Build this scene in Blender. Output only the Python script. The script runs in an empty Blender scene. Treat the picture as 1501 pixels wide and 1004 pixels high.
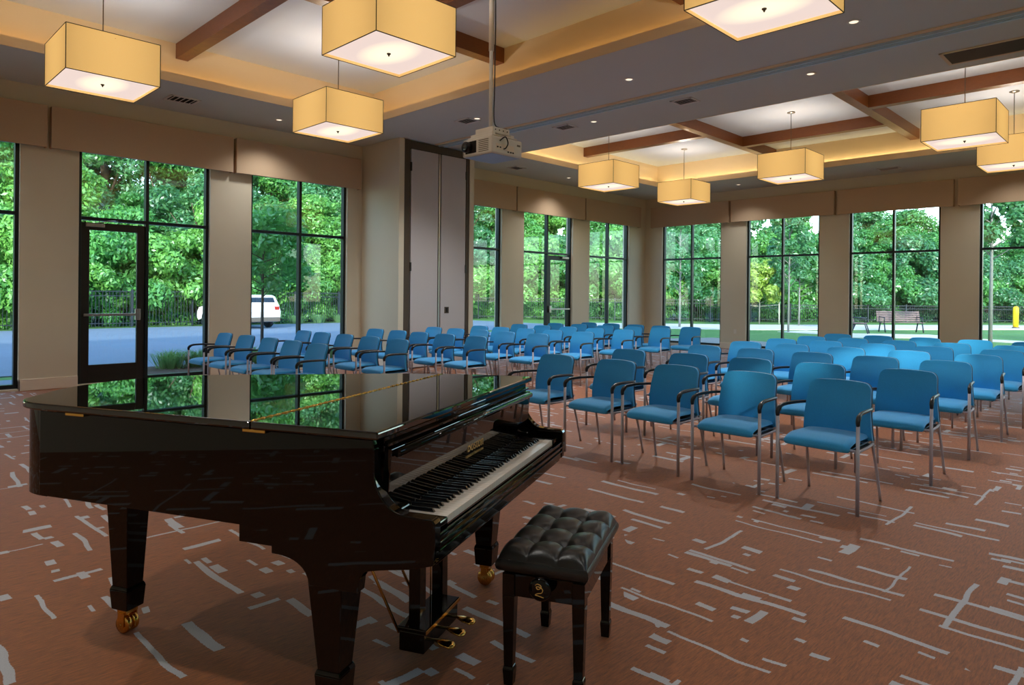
import bpy, bmesh, math, random
from mathutils import Vector, Matrix
random.seed(7)
sc = bpy.context.scene
COL = sc.collection
PI = math.pi

# ------------------------------------------------------------------ camera
F, ROLLSH = 1003.06, 69.4
cam_d = bpy.data.cameras.new('camera'); cam = bpy.data.objects.new('camera', cam_d); COL.objects.link(cam)
Rv = Vector((0.71295, 0.70115, 0.00918)); Uv = Vector((-0.006545, -0.006437, 0.999958)); Fv = Vector((-0.70118, 0.71298, 0.0))
cam.matrix_world = Matrix(((Rv.x, Uv.x, -Fv.x, 0), (Rv.y, Uv.y, -Fv.y, 0), (Rv.z, Uv.z, -Fv.z, 1.45), (0, 0, 0, 1)))
cam_d.sensor_width = 36; cam_d.lens = F / 1501 * 36; cam_d.shift_y = -ROLLSH / 1501
cam_d.clip_end = 400; cam_d.clip_start = 0.05
sc.camera = cam
# ------------------------------------------------------------------ sky, sun, exposure
SUN_EL = math.radians(19); SUN_AZ = (0.70, -0.714)
w = bpy.data.worlds.new('sky'); sc.world = w; w.use_nodes = True
nt = w.node_tree; nt.nodes.clear()
sky = nt.nodes.new('ShaderNodeTexSky'); sky.sky_type = 'NISHITA'; sky.sun_disc = False
sky.sun_elevation = SUN_EL; sky.sun_rotation = math.atan2(SUN_AZ[0], SUN_AZ[1])
sky.air_density = 1.0; sky.dust_density = 0.6; sky.ozone_density = 1.2
bg = nt.nodes.new('ShaderNodeBackground'); bg.inputs[1].default_value = 0.66
wo = nt.nodes.new('ShaderNodeOutputWorld')
nt.links.new(sky.outputs[0], bg.inputs[0]); nt.links.new(bg.outputs[0], wo.inputs[0])
sd = bpy.data.lights.new('sun', 'SUN'); sd.energy = 3.3; sd.angle = math.radians(1.5); sd.color = (1.0, 0.92, 0.76)
so = bpy.data.objects.new('sun', sd); COL.objects.link(so)
sv = Vector((SUN_AZ[0] * math.cos(SUN_EL), SUN_AZ[1] * math.cos(SUN_EL), math.sin(SUN_EL)))
so.rotation_euler = sv.to_track_quat('Z', 'Y').to_euler()
sc.view_settings.view_transform = 'Standard'; sc.view_settings.look = 'None'
sc.view_settings.exposure = 0.52; sc.view_settings.gamma = 1.0
sc.view_settings.use_curve_mapping = False
try:
    sc.cycles.use_denoising = True
    sc.cycles.max_bounces = 12; sc.cycles.transparent_max_bounces = 16
    sc.cycles.diffuse_bounces = 6; sc.cycles.glossy_bounces = 6
    sc.cycles.sample_clamp_indirect = 6; sc.cycles.caustics_reflective = False; sc.cycles.caustics_refractive = False
except Exception:
    pass
CAN_W, LAMP_UP_W, COVE_BACK, COVE_FRONT = 205.0, 31.0, 10.0, 4.2

# ------------------------------------------------------------------ material helpers
MATS = {}
def srgb(r, g, b):
    f = lambda c: (c / 255 / 12.92) if c / 255 <= 0.04045 else ((c / 255 + 0.055) / 1.055) ** 2.4
    return (f(r), f(g), f(b), 1)
class NB:
    def __init__(s, m):
        m.use_nodes = True; s.t = m.node_tree; s.t.nodes.clear(); s.out = s.n('ShaderNodeOutputMaterial')
    def n(s, k, **kw):
        x = s.t.nodes.new(k)
        for a, b in kw.items(): setattr(x, a, b)
        return x
    def l(s, a, b): s.t.links.new(a, b)
    def put(s, v, sock):
        if isinstance(v, bpy.types.NodeSocket): s.l(v, sock)
        elif v is not None: sock.default_value = v
    def m(s, op, a, b=None, c=None):
        x = s.n('ShaderNodeMath', operation=op); s.put(a, x.inputs[0]); s.put(b, x.inputs[1]); s.put(c, x.inputs[2]); return x.outputs[0]
    def mix(s, f, a, b, mode='MIX'):
        x = s.n('ShaderNodeMix', data_type='RGBA', blend_type=mode); s.put(f, x.inputs[0]); s.put(a, x.inputs[6]); s.put(b, x.inputs[7]); return x.outputs[2]
    def noise(s, vec, scale, detail=3, rough=0.55):
        x = s.n('ShaderNodeTexNoise'); s.put(vec, x.inputs['Vector']); x.inputs['Scale'].default_value = scale
        x.inputs['Detail'].default_value = detail; x.inputs['Roughness'].default_value = rough; return x.outputs['Fac']
    def mapping(s, vec, scale=(1, 1, 1), rot=(0, 0, 0)):
        x = s.n('ShaderNodeMapping'); s.put(vec, x.inputs[0]); x.inputs['Scale'].default_value = scale; x.inputs['Rotation'].default_value = rot; return x.outputs[0]
    def coord(s, k='Object'): return s.n('ShaderNodeTexCoord').outputs[k]
    def pos(s): return s.n('ShaderNodeNewGeometry').outputs['Position']
    def bump(s, h, strength=0.2, dist=0.01):
        x = s.n('ShaderNodeBump'); s.put(h, x.inputs['Height']); x.inputs['Strength'].default_value = strength; x.inputs['Distance'].default_value = dist; return x.outputs[0]
    def bsdf(s, color, rough=0.5, metal=0.0, normal=None, spec=0.5, ior=None, coat=0.0, sheen=0.0):
        x = s.n('ShaderNodeBsdfPrincipled'); s.put(color, x.inputs['Base Color']); s.put(rough, x.inputs['Roughness']); s.put(metal, x.inputs['Metallic'])
        x.inputs['Specular IOR Level'].default_value = spec
        if ior: x.inputs['IOR'].default_value = ior
        if coat: x.inputs['Coat Weight'].default_value = coat; x.inputs['Coat Roughness'].default_value = 0.03
        if sheen: x.inputs['Sheen Weight'].default_value = sheen
        if normal is not None: s.l(normal, x.inputs['Normal'])
        s.l(x.outputs[0], s.out.inputs[0]); return x
def mat(name, color, rough=0.5, metal=0.0, nscale=None, namt=0.08, bump=0.0, bscale=None, **kw):
    if name in MATS: return MATS[name]
    m = bpy.data.materials.new(name); b = NB(m); col = color; nrm = None
    if nscale:
        f = b.noise(b.coord(), nscale)
        dark = tuple(c * (1 - namt * 2) for c in color[:3]) + (1,); lite = tuple(min(1, c * (1 + namt * 2)) for c in color[:3]) + (1,)
        col = b.mix(f, dark, lite)
    if bump: nrm = b.bump(b.noise(b.coord(), bscale or 60), bump, 0.004)
    b.bsdf(col, rough, metal, nrm, **kw)
    m.diffuse_color = color; MATS[name] = m; return m

wall_m = mat('wall_paint', srgb(218, 210, 190), 0.85, nscale=1.5, namt=0.02, bump=0.06, bscale=160)
soffit_m = mat('soffit_paint', srgb(210, 216, 208), 0.9, nscale=0.8, namt=0.02)
white_ceil = mat('tray_ceiling_white', srgb(200, 208, 220), 0.9, nscale=0.7, namt=0.02)
cream_m = mat('cove_cream', srgb(228, 206, 168), 0.85, nscale=1.0, namt=0.02)
valance_m = mat('valance_fabric', srgb(198, 172, 144), 0.9, nscale=300, namt=0.12, bump=0.2, bscale=400)
base_m = mat('baseboard_paint', srgb(234, 222, 206), 0.45, nscale=2, namt=0.01)
frame_m = mat('window_frame_bronze', srgb(30, 38, 40), 0.35, 0.4, nscale=4, namt=0.05)
doorf_m = mat('door_bronze', srgb(34, 28, 22), 0.45, 0.2, nscale=3, namt=0.05)
white_m = mat('white_plastic', srgb(225, 222, 215), 0.45, nscale=5, namt=0.02)
grey_metal = mat('brushed_grey_metal', srgb(170, 165, 160), 0.35, 0.9, nscale=30, namt=0.06)
alu_m = mat('aluminium_track', srgb(190, 218, 232), 0.4, 0.0, nscale=20, namt=0.03)
dark_m = mat('dark_gap', srgb(20, 18, 16), 0.9, nscale=5, namt=0.05)
black_pl = mat('black_plastic', srgb(16, 17, 20), 0.4, nscale=10, namt=0.05)
panel_m = mat('partition_laminate', srgb(192, 188, 190), 0.8, nscale=200, namt=0.05)
doorframe_m = mat('brown_frame', srgb(74, 62, 50), 0.6, nscale=3, namt=0.04)
grille_m = mat('grille_grey', srgb(105, 95, 85), 0.6, nscale=30, namt=0.05)

def wood_mat():
    m = bpy.data.materials.new('stained_beam_wood'); b = NB(m)
    v = b.mapping(b.pos(), (3, 3, 30)); f = b.noise(v, 4, 5, 0.6)
    b.bsdf(b.mix(f, srgb(78, 42, 16), srgb(128, 74, 34)), 0.34, 0, b.bump(f, 0.1, 0.003)); MATS['w'] = m; return m
wood_m = wood_mat()

def carpet_mat():
    m = bpy.data.materials.new('carpet_streaked'); b = NB(m)
    P = b.pos(); sx = b.n('ShaderNodeSeparateXYZ'); b.l(P, sx.inputs[0]); X, Y = sx.outputs[0], sx.outputs[1]
    wob = b.noise(P, 1.7, 2); wob2 = b.noise(b.mapping(P, (1, 1, 1), (0, 0, 1)), 2.3, 2)
    Yw = b.m('ADD', Y, b.m('MULTIPLY', b.m('SUBTRACT', wob, 0.5), 0.13)); Xw = b.m('ADD', X, b.m('MULTIPLY', b.m('SUBTRACT', wob2, 0.5), 0.07))
    fine = b.m('MULTIPLY', b.m('SUBTRACT', b.noise(P, 130, 1), 0.5), 0.010)
    def layer(A, B, sa, sb, prob, l0, l1, w0, w1, seed, gate=None):
        row = b.m('FLOOR', b.m('DIVIDE', B, sb))
        wn = b.n('ShaderNodeTexWhiteNoise', noise_dimensions='2D'); cv = b.n('ShaderNodeCombineXYZ'); b.l(row, cv.inputs[0]); cv.inputs[1].default_value = seed
        b.l(cv.outputs[0], wn.inputs['Vector'])
        A2 = b.m('ADD', A, b.m('MULTIPLY', wn.outputs['Value'], sa))
        q = b.m('DIVIDE', A2, sa); ci = b.m('FLOOR', q); fa = b.m('FRACT', q); fb = b.m('FRACT', b.m('DIVIDE', B, sb))
        wn2 = b.n('ShaderNodeTexWhiteNoise', noise_dimensions='3D'); c2 = b.n('ShaderNodeCombineXYZ'); b.l(ci, c2.inputs[0]); b.l(row, c2.inputs[1]); c2.inputs[2].default_value = seed + .37
        b.l(c2.outputs[0], wn2.inputs['Vector']); s3 = b.n('ShaderNodeSeparateColor'); b.l(wn2.outputs['Color'], s3.inputs[0])
        ln = b.m('ADD', l0 / sa / 2, b.m('MULTIPLY', s3.outputs[0], (l1 - l0) / sa / 2)); wd = b.m('ADD', w0 / sb / 2, b.m('MULTIPLY', s3.outputs[1], (w1 - w0) / sb / 2))
        da = b.m('ABSOLUTE', b.m('SUBTRACT', b.m('ADD', fa, fine), 0.5)); db = b.m('ABSOLUTE', b.m('SUBTRACT', b.m('ADD', fb, b.m('DIVIDE', fine, sb)), 0.5))
        r = b.m('MULTIPLY', b.m('LESS_THAN', da, ln), b.m('LESS_THAN', db, wd))
        thr = prob if gate is None else b.m('MULTIPLY', gate, prob)
        return b.m('MULTIPLY', r, b.m('LESS_THAN', s3.outputs[2], thr))
    g1 = b.m('GREATER_THAN', b.noise(P, 0.9, 1), 0.5)
    ms = [layer(Xw, Yw, 0.62, 0.115, 0.24, 0.22, 0.56, 0.018, 0.038, 1.0),
          layer(Xw, Yw, 0.80, 0.21, 0.24, 0.12, 0.34, 0.028, 0.055, 5.0),
          layer(Xw, Yw, 0.15, 0.085, 0.20, 0.03, 0.12, 0.018, 0.05, 9.0, g1),
          layer(Yw, Xw, 1.05, 0.30, 0.18, 0.25, 0.75, 0.010, 0.026, 13.0),
          layer(Yw, Xw, 0.30, 0.12, 0.05, 0.10, 0.22, 0.03, 0.06, 17.0)]
    mk = ms[0]
    for k in ms[1:]: mk = b.m('MAXIMUM', mk, k)
    g = b.noise(b.mapping(P, (42, 4.0, 1)), 3.0, 5, 0.8); g2 = b.noise(P, 260, 2); g3 = b.noise(P, 0.5, 2)
    c = b.mix(b.m('MULTIPLY', b.m('SUBTRACT', g, 0.32), 2.6), srgb(80, 48, 26), srgb(202, 112, 46))
    c = b.mix(b.m('MULTIPLY', g2, 0.55), c, srgb(80, 50, 32)); c = b.mix(b.m('MULTIPLY', g3, 0.35), c, srgb(150, 92, 54))
    stripe = b.mix(b.m('MULTIPLY', g2, 0.8), srgb(200, 204, 210), srgb(140, 136, 136))
    c = b.mix(b.m('MULTIPLY', mk, 0.92), c, stripe)
    h = b.m('ADD', b.m('MULTIPLY', g2, 0.7), b.m('MULTIPLY', mk, 0.4))
    b.bsdf(c, 0.62, 0, b.bump(h, 0.35, 0.003), spec=0.4, sheen=0.12); MATS['carpet'] = m; return m
carpet_m = carpet_mat()

def fabric_mat():
    m = bpy.data.materials.new('blue_seat_fabric'); b = NB(m); v = b.coord()
    f = b.noise(v, 220, 2); f2 = b.noise(v, 6, 2)
    c = b.mix(f, srgb(24, 134, 204), srgb(50, 174, 240)); c = b.mix(b.m('MULTIPLY', f2, 0.25), c, srgb(70, 150, 190))
    b.bsdf(c, 0.72, 0, b.bump(f, 0.25, 0.002), spec=0.3, sheen=0.3); return m
blue_m = fabric_mat()
shell_m = mat('navy_shell', srgb(20, 42, 66), 0.5, nscale=10, namt=0.05)
leg_m = mat('chair_silver_leg', srgb(176, 172, 182), 0.42, 0.25, nscale=20, namt=0.03)
arm_m = mat('chair_black_arm', srgb(22, 22, 26), 0.28, nscale=20, namt=0.05)
piano_m = mat('piano_black_polyester', (0.0022, 0.0019, 0.0017, 1), 0.02, nscale=2, namt=0.05, ior=1.42)
fallb_m = mat('fallboard_polish', (0.0022, 0.0019, 0.0017, 1), 0.015, nscale=2, namt=0.05, ior=1.65)
lid_m = mat('piano_lid_polish', (0.0022, 0.0019, 0.0017, 1), 0.015, nscale=2, namt=0.05, ior=1.85)
satin_black = mat('satin_black', (0.006, 0.006, 0.006, 1), 0.3, nscale=8, namt=0.05)
ivory_m = mat('ivory_white_keys', srgb(235, 225, 212), 0.15, nscale=10, namt=0.01)
ebony_m = mat('ebony_keys', (0.006, 0.006, 0.008, 1), 0.18, nscale=10, namt=0.04)
brass_m = mat('polished_brass', srgb(226, 178, 92), 0.16, 1.0, nscale=20, namt=0.05)
gold_m = mat('gold_leaf', srgb(220, 176, 96), 0.3, 0.8, nscale=20, namt=0.05)
leather_m = mat('black_leather', (0.012, 0.011, 0.010, 1), 0.28, nscale=20, namt=0.1, bump=0.15, bscale=260)

def glass_mat(name, tint, refl=1.0):
    m = bpy.data.materials.new(name); b = NB(m)
    tr = b.n('ShaderNodeBsdfTransparent'); tr.inputs[0].default_value = tint
    gl = b.n('ShaderNodeBsdfGlossy'); gl.inputs['Roughness'].default_value = 0.01; gl.inputs[0].default_value = (0.9, 0.95, 1, 1)
    lw = b.n('ShaderNodeLayerWeight'); lw.inputs[0].default_value = 0.5; sch = b.m('ADD', 0.03, b.m('MULTIPLY', b.m('POWER', lw.outputs['Facing'], 5.0), 0.75))
    mx = b.n('ShaderNodeMixShader'); b.l(b.m('MULTIPLY', sch, refl), mx.inputs[0]); b.l(tr.outputs[0], mx.inputs[1]); b.l(gl.outputs[0], mx.inputs[2])
    b.l(mx.outputs[0], b.out.inputs[0]); return m
glass_m = glass_mat('window_glass', (0.93, 0.985, 0.985, 1))
car_glass = mat('car_glass', srgb(30, 45, 60), 0.05, nscale=3, namt=0.05)

def emit_mat(name, c1, c2, strength, scale=2.0, soft=True):
    m = bpy.data.materials.new(name); b = NB(m); f = b.noise(b.coord(), scale, 2)
    e = b.n('ShaderNodeEmission'); b.l(b.mix(f, c1, c2), e.inputs[0]); e.inputs[1].default_value = strength
    d = b.n('ShaderNodeBsdfDiffuse'); d.inputs[0].default_value = c2
    a = b.n('ShaderNodeAddShader'); b.l(e.outputs[0], a.inputs[0]); b.l(d.outputs[0], a.inputs[1])
    b.l(a.outputs[0] if soft else e.outputs[0], b.out.inputs[0]); return m
def shade_mat():
    # fabric glowing from the bulbs inside: brightest about the bulb height, fading to the vertical edges
    m = bpy.data.materials.new('lit_shade_fabric'); b = NB(m); s = b.n('ShaderNodeSeparateXYZ'); b.l(b.coord(), s.inputs[0])
    d2 = b.m('ADD', b.m('POWER', s.outputs[0], 2.0), b.m('POWER', s.outputs[1], 2.0)); fall = b.m('SUBTRACT', 1.22, b.m('MULTIPLY', d2, 1.3))
    weave = b.noise(b.coord(), 180, 1)
    e = b.n('ShaderNodeEmission'); b.l(b.mix(weave, srgb(214, 166, 92), srgb(228, 184, 112)), e.inputs[0]); b.l(b.m('MULTIPLY', fall, 0.74), e.inputs[1])
    d = b.n('ShaderNodeBsdfDiffuse'); d.inputs[0].default_value = srgb(205, 175, 125)
    a = b.n('ShaderNodeAddShader'); b.l(e.outputs[0], a.inputs[0]); b.l(d.outputs[0], a.inputs[1]); b.l(a.outputs[0], b.out.inputs[0]); return m
shade_m = shade_mat()
def diffuser_mat():
    m = bpy.data.materials.new('lit_diffuser'); b = NB(m); s = b.n('ShaderNodeSeparateXYZ'); b.l(b.coord(), s.inputs[0])
    d2 = b.m('ADD', b.m('MULTIPLY', b.m('POWER', s.outputs[0], 2.0), 0.6), b.m('MULTIPLY', b.m('POWER', s.outputs[1], 2.0), 1.6))
    f = b.m('MINIMUM', b.m('MAXIMUM', b.m('SUBTRACT', 1.0, b.m('MULTIPLY', d2, 9.0)), 0.0), 1.0)
    e = b.n('ShaderNodeEmission'); b.l(b.mix(f, srgb(238, 216, 206), srgb(255, 240, 205)), e.inputs[0]); b.l(b.m('ADD', 0.70, b.m('MULTIPLY', f, 0.22)), e.inputs[1])
    d = b.n('ShaderNodeBsdfDiffuse'); d.inputs[0].default_value = (0.3, 0.3, 0.3, 1)
    a = b.n('ShaderNodeAddShader'); b.l(e.outputs[0], a.inputs[0]); b.l(d.outputs[0], a.inputs[1]); b.l(a.outputs[0], b.out.inputs[0]); return m
diff_m = diffuser_mat()
cove_b = emit_mat('cove_strip_back', srgb(255, 222, 160), srgb(255, 226, 170), COVE_BACK, soft=False)
cove_f = emit_mat('cove_strip_front', srgb(255, 190, 100), srgb(255, 196, 110), COVE_FRONT, soft=False)
can_m = emit_mat('downlight_lens', srgb(255, 235, 205), srgb(255, 238, 212), 0.8)

def leaf_mat(name, dark, lite, hue=0.0):
    m = bpy.data.materials.new(name); b = NB(m); g = b.n('ShaderNodeNewGeometry'); oi = b.n('ShaderNodeObjectInfo')
    f = b.noise(g.outputs['Position'], 0.45, 3); f = b.m('ADD', b.m('MULTIPLY', g.outputs['Random Per Island'], 0.45), b.m('MULTIPLY', f, 0.55))
    f = b.m('ADD', f, b.m('MULTIPLY', b.m('SUBTRACT', oi.outputs['Random'], 0.5), 0.35))
    c = b.mix(f, dark, lite)
    d = b.n('ShaderNodeBsdfDiffuse'); b.l(c, d.inputs[0]); t = b.n('ShaderNodeBsdfTranslucent'); b.l(b.mix(0.5, c, (0.22, 0.55, 0.10, 1)), t.inputs[0])
    gl = b.n('ShaderNodeBsdfGlossy'); gl.inputs['Roughness'].default_value = 0.35; gl.inputs[0].default_value = (0.8, 0.9, 1, 1)
    mx = b.n('ShaderNodeMixShader'); mx.inputs[0].default_value = 0.42; b.l(d.outputs[0], mx.inputs[1]); b.l(t.outputs[0], mx.inputs[2])
    m2 = b.n('ShaderNodeMixShader'); m2.inputs[0].default_value = 0.05; b.l(mx.outputs[0], m2.inputs[1]); b.l(gl.outputs[0], m2.inputs[2])
    b.l(m2.outputs[0], b.out.inputs[0]); return m
leafA = leaf_mat('leaves_mid_green', srgb(36, 100, 56), srgb(118, 192, 100))
leafB = leaf_mat('leaves_bright_green', srgb(52, 122, 56), srgb(152, 216, 108))
leafC = leaf_mat('leaves_blue_green', srgb(38, 92, 66), srgb(110, 176, 118))
leafY = leaf_mat('leaves_yellow_green', srgb(120, 160, 56), srgb(210, 232, 112))
grass_b = leaf_mat('grass_blades', srgb(80, 120, 80), srgb(150, 190, 130))
bark_m = mat('bark', srgb(88, 74, 62), 0.9, nscale=12, namt=0.2, bump=0.4, bscale=30)
pale_bark = mat('pale_bark', srgb(138, 140, 138), 0.9, nscale=12, namt=0.12, bump=0.4, bscale=30)
fence_m = mat('black_iron', srgb(44, 52, 60), 0.5, 0.3, nscale=4, namt=0.05)
concrete_m = mat('driveway_concrete', srgb(112, 128, 148), 0.85, nscale=0.5, namt=0.05, bump=0.2, bscale=50)
path_m = mat('path_concrete', srgb(214, 208, 200), 0.85, nscale=0.7, namt=0.04)
lawn_m = mat('lawn_green', srgb(84, 132, 60), 0.95, nscale=2.5, namt=0.14, bump=0.5, bscale=40)
gravel_m = mat('gravel', srgb(140, 136, 132), 0.95, nscale=40, namt=0.2, bump=0.5, bscale=60)
mulch_m = mat('mulch', srgb(78, 62, 50), 0.95, nscale=30, namt=0.25, bump=0.6, bscale=40)
brick_m = mat('exterior_stucco', srgb(170, 150, 125), 0.9, nscale=3, namt=0.05)
car_m = mat('white_car_paint', srgb(235, 238, 242), 0.15, nscale=2, namt=0.01, coat=0.8)
tyre_m = mat('tyre_rubber', srgb(22, 22, 24), 0.8, nscale=20, namt=0.05)
slat_m = mat('bench_slats', srgb(120, 100, 100), 0.7, nscale=20, namt=0.1)
yellow_m = mat('yellow_paint', srgb(245, 205, 20), 0.5, nscale=5, namt=0.02)

# ------------------------------------------------------------------ mesh helpers
class MB:
    def __init__(s): s.v = []; s.f = []; s.sm = []
    def add(s, vs, fs, smooth=False):
        o = len(s.v); s.v += [tuple(v) for v in vs]; s.f += [tuple(i + o for i in f) for f in fs]; s.sm += [smooth] * len(fs); return s
    def box(s, x0, x1, y0, y1, z0, z1):
        vs = [(x, y, z) for z in (z0, z1) for y in (y0, y1) for x in (x0, x1)]
        return s.add(vs, [(0, 2, 3, 1), (4, 5, 7, 6), (0, 1, 5, 4), (2, 6, 7, 3), (0, 4, 6, 2), (1, 3, 7, 5)])
    def obox(s, c, h, R):
        vs = [Vector(c) + R @ Vector((x * h[0], y * h[1], z * h[2])) for z in (-1, 1) for y in (-1, 1) for x in (-1, 1)]
        return s.add(vs, [(0, 2, 3, 1), (4, 5, 7, 6), (0, 1, 5, 4), (2, 6, 7, 3), (0, 4, 6, 2), (1, 3, 7, 5)])
    def taper(s, cx, cy, z0, w0, z1, w1, d0=None, d1=None):
        d0 = d0 or w0; d1 = d1 or w1
        vs = [(cx + a * w0 / 2, cy + b * d0 / 2, z0) for a, b in ((-1, -1), (1, -1), (1, 1), (-1, 1))] + [(cx + a * w1 / 2, cy + b * d1 / 2, z1) for a, b in ((-1, -1), (1, -1), (1, 1), (-1, 1))]
        return s.add(vs, [(3, 2, 1, 0), (4, 5, 6, 7), (0, 1, 5, 4), (1, 2, 6, 5), (2, 3, 7, 6), (3, 0, 4, 7)])
    def prism(s, out, z0, z1, axis='z', smooth=False):
        n = len(out)
        mp = {'z': lambda a, b, c: (a, b, c), 'x': lambda a, b, c: (c, a, b), 'y': lambda a, b, c: (a, c, b)}[axis]
        vs = [mp(a, b, z0) for a, b in out] + [mp(a, b, z1) for a, b in out]
        s.add(vs, [tuple(range(n))[::-1], tuple(range(n, 2 * n))])
        o = len(s.v) - 2 * n
        for i in range(n):
            j = (i + 1) % n; s.f.append((o + i, o + j, o + n + j, o + n + i)); s.sm.append(smooth)
        return s
    def tube(s, pts, r, seg=8, cap=True, ry=None):
        pts = [Vector(p) for p in pts]; n = len(pts); rs = r if isinstance(r, (list, tuple)) else [r] * n
        rings = []; up = None
        for i, p in enumerate(pts):
            d = (pts[min(i + 1, n - 1)] - pts[max(i - 1, 0)]).normalized()
            if up is None: up = Vector((0, 0, 1)) if abs(d.z) < 0.9 else Vector((1, 0, 0))
            a = d.cross(up); a = a.normalized() if a.length > 1e-6 else Vector((1, 0, 0)); bb = a.cross(d).normalized(); up = bb
            k = (ry if ry else 1.0)
            rings.append([p + a * math.cos(2 * PI * j / seg) * rs[i] + bb * math.sin(2 * PI * j / seg) * rs[i] * k for j in range(seg)])
        vs = [q for R in rings for q in R]; fs = []
        for i in range(n - 1):
            for j in range(seg):
                k = (j + 1) % seg; fs.append((i * seg + j, i * seg + k, (i + 1) * seg + k, (i + 1) * seg + j))
        s.add(vs, fs, True)
        if cap:
            o = len(s.v) - n * seg; s.f.append(tuple(o + j for j in range(seg))[::-1]); s.f.append(tuple(o + (n - 1) * seg + j for j in range(seg))); s.sm += [False, False]
        return s
    def lathe(s, prof, c, seg=16, axis='z'):
        vs = []; fs = []; n = len(prof)
        for r, h in prof:
            for j in range(seg):
                a = 2 * PI * j / seg; x, y = r * math.cos(a), r * math.sin(a)
                vs.append({'z': (c[0] + x, c[1] + y, c[2] + h), 'x': (c[0] + h, c[1] + x, c[2] + y), 'y': (c[0] + x, c[1] + h, c[2] + y)}[axis])
        for i in range(n - 1):
            for j in range(seg):
                k = (j + 1) % seg; fs.append((i * seg + j, i * seg + k, (i + 1) * seg + k, (i + 1) * seg + j))
        fs.append(tuple(range(seg))[::-1]); fs.append(tuple((n - 1) * seg + j for j in range(seg)))
        return s.add(vs, fs, True)
    def grid(s, fn, nu, nv, closed=False, smooth=True):
        vs = [fn(i / nu, j / nv) for j in range(nv + 1) for i in range(nu + 1)]
        return s.add(vs, [(j * (nu + 1) + i, j * (nu + 1) + i + 1, (j + 1) * (nu + 1) + i + 1, (j + 1) * (nu + 1) + i) for j in range(nv) for i in range(nu)], smooth)
    def mesh(s, name):
        me = bpy.data.meshes.new(name); me.from_pydata(s.v, [], s.f); me.polygons.foreach_set('use_smooth', s.sm); me.update()
        bm = bmesh.new(); bm.from_mesh(me); bmesh.ops.recalc_face_normals(bm, faces=bm.faces); bm.to_mesh(me); bm.free(); return me
def obj(name, mb, m, parent=None, loc=(0, 0, 0), rot=(0, 0, 0), bevel=0.0, seg=2, label=None, kind=None):
    me = mb.mesh(name) if isinstance(mb, MB) else mb
    o = bpy.data.objects.new(name, me); COL.objects.link(o)
    if m and not me.materials: me.materials.append(m)
    o.location = loc; o.rotation_euler = rot
    if parent: o.parent = parent
    if bevel:
        md = o.modifiers.new('bevel', 'BEVEL'); md.width = bevel; md.segments = seg; md.limit_method = 'ANGLE'; md.angle_limit = math.radians(40)
    if label: o['label'] = label
    if kind: o['kind'] = kind
    return o
def thing(name, label, cat, loc=(0, 0, 0), rz=0.0, group=None):
    o = bpy.data.objects.new(name, None); COL.objects.link(o); o.location = loc; o.rotation_euler = (0, 0, rz); o.empty_display_size = 0.1
    o['label'] = label; o['category'] = cat
    if group: o['group'] = group
    return o
def tag(o, label, cat, group=None):
    o['label'] = label; o['category'] = cat
    if group: o['group'] = group
    return o
def dup(root, loc, rz, label, group=None):
    r = root.copy(); COL.objects.link(r); r.location = loc; r.rotation_euler = (0, 0, rz); r['label'] = label
    if group: r['group'] = group
    for ch in root.children:
        c = ch.copy(); COL.objects.link(c); c.parent = r
        for g in ch.children:
            d = g.copy(); COL.objects.link(d); d.parent = c
    return r
def struct(name, mb, m, label, parent=None, bevel=0.0):
    o = obj(name, mb, m, parent, bevel=bevel)
    if parent is None: o['kind'] = 'structure'; o['label'] = label; o['category'] = name.split('_')[0]
    return o
def catmull(pts, n=6, closed=False):
    out = []; m = len(pts); rng = m if closed else m - 1
    for i in range(rng):
        p = [Vector(pts[(i + k - 1) % m] if closed else pts[min(max(i + k - 1, 0), m - 1)]) for k in range(4)]
        for j in range(n):
            t = j / n; out.append(tuple(0.5 * ((2 * p[1]) + (-p[0] + p[2]) * t + (2 * p[0] - 5 * p[1] + 4 * p[2] - p[3]) * t * t + (-p[0] + 3 * p[1] - 3 * p[2] + p[3]) * t ** 3)))
    if not closed: out.append(tuple(pts[-1]))
    return out

# ================================================================== SETTING
XL, YF, XR, YB = -11.984, 18.08, 2.6, -3.2      # inner faces of the walls
ZC, ZT, ZV, ZVT = 4.45, 5.08, 3.55, 4.16
WT = 0.24
LW = [(-2.62, -0.66), (0.07, 2.05), (2.79, 4.75), (5.48, 7.46), (9.90, 11.81), (12.60, 14.55), (15.29, 17.22)]
FW = [(-11.38, -9.44), (-8.68, -6.71), (-5.99, -4.01), (-3.26, -1.30), (-0.55, 1.42)]
ZWT = 3.64
fl = struct('floor', MB().box(XL - WT, XR + WT, YB - WT, YF + WT, -0.06, 0.0), carpet_m, 'brown carpet with grey dashed streaks')
def wall_with_openings(lo, hi, wins, zs, f):
    """f(a0,a1,z0,z1) adds one box"""
    a = lo
    for (w0, w1) in wins:
        f(a, w0, 0, ZT + 0.3); f(w0, w1, ZWT, ZT + 0.3); f(w0, w1, -0.05, zs); a = w1
    f(a, hi, 0, ZT + 0.3)
mb = MB(); wall_with_openings(YB - WT, YF + WT, LW, 0.03, lambda a, b_, z0, z1: mb.box(XL - WT, XL, a, b_, z0, z1))
struct('wall_left', mb, wall_m, 'tan painted wall with tall windows and glass doors')
mb = MB(); wall_with_openings(XL - WT, XR + WT, FW, 0.06, lambda a, b_, z0, z1: mb.box(a, b_, YF, YF + WT, z0, z1))
struct('wall_far', mb, wall_m, 'tan painted far wall with tall windows')
RW = [(-2.9, -0.9), (-0.4, 1.5), (2.6, 4.5), (5.6, 7.5), (10.6, 12.5), (13.6, 15.5)]
mb = MB(); wall_with_openings(YB - WT, YF + WT, RW, 0.06, lambda a, b_, z0, z1: mb.box(XR, XR + WT, a, b_, z0, z1))
struct('wall_right', mb, wall_m, 'tan painted right wall with windows')
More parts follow.
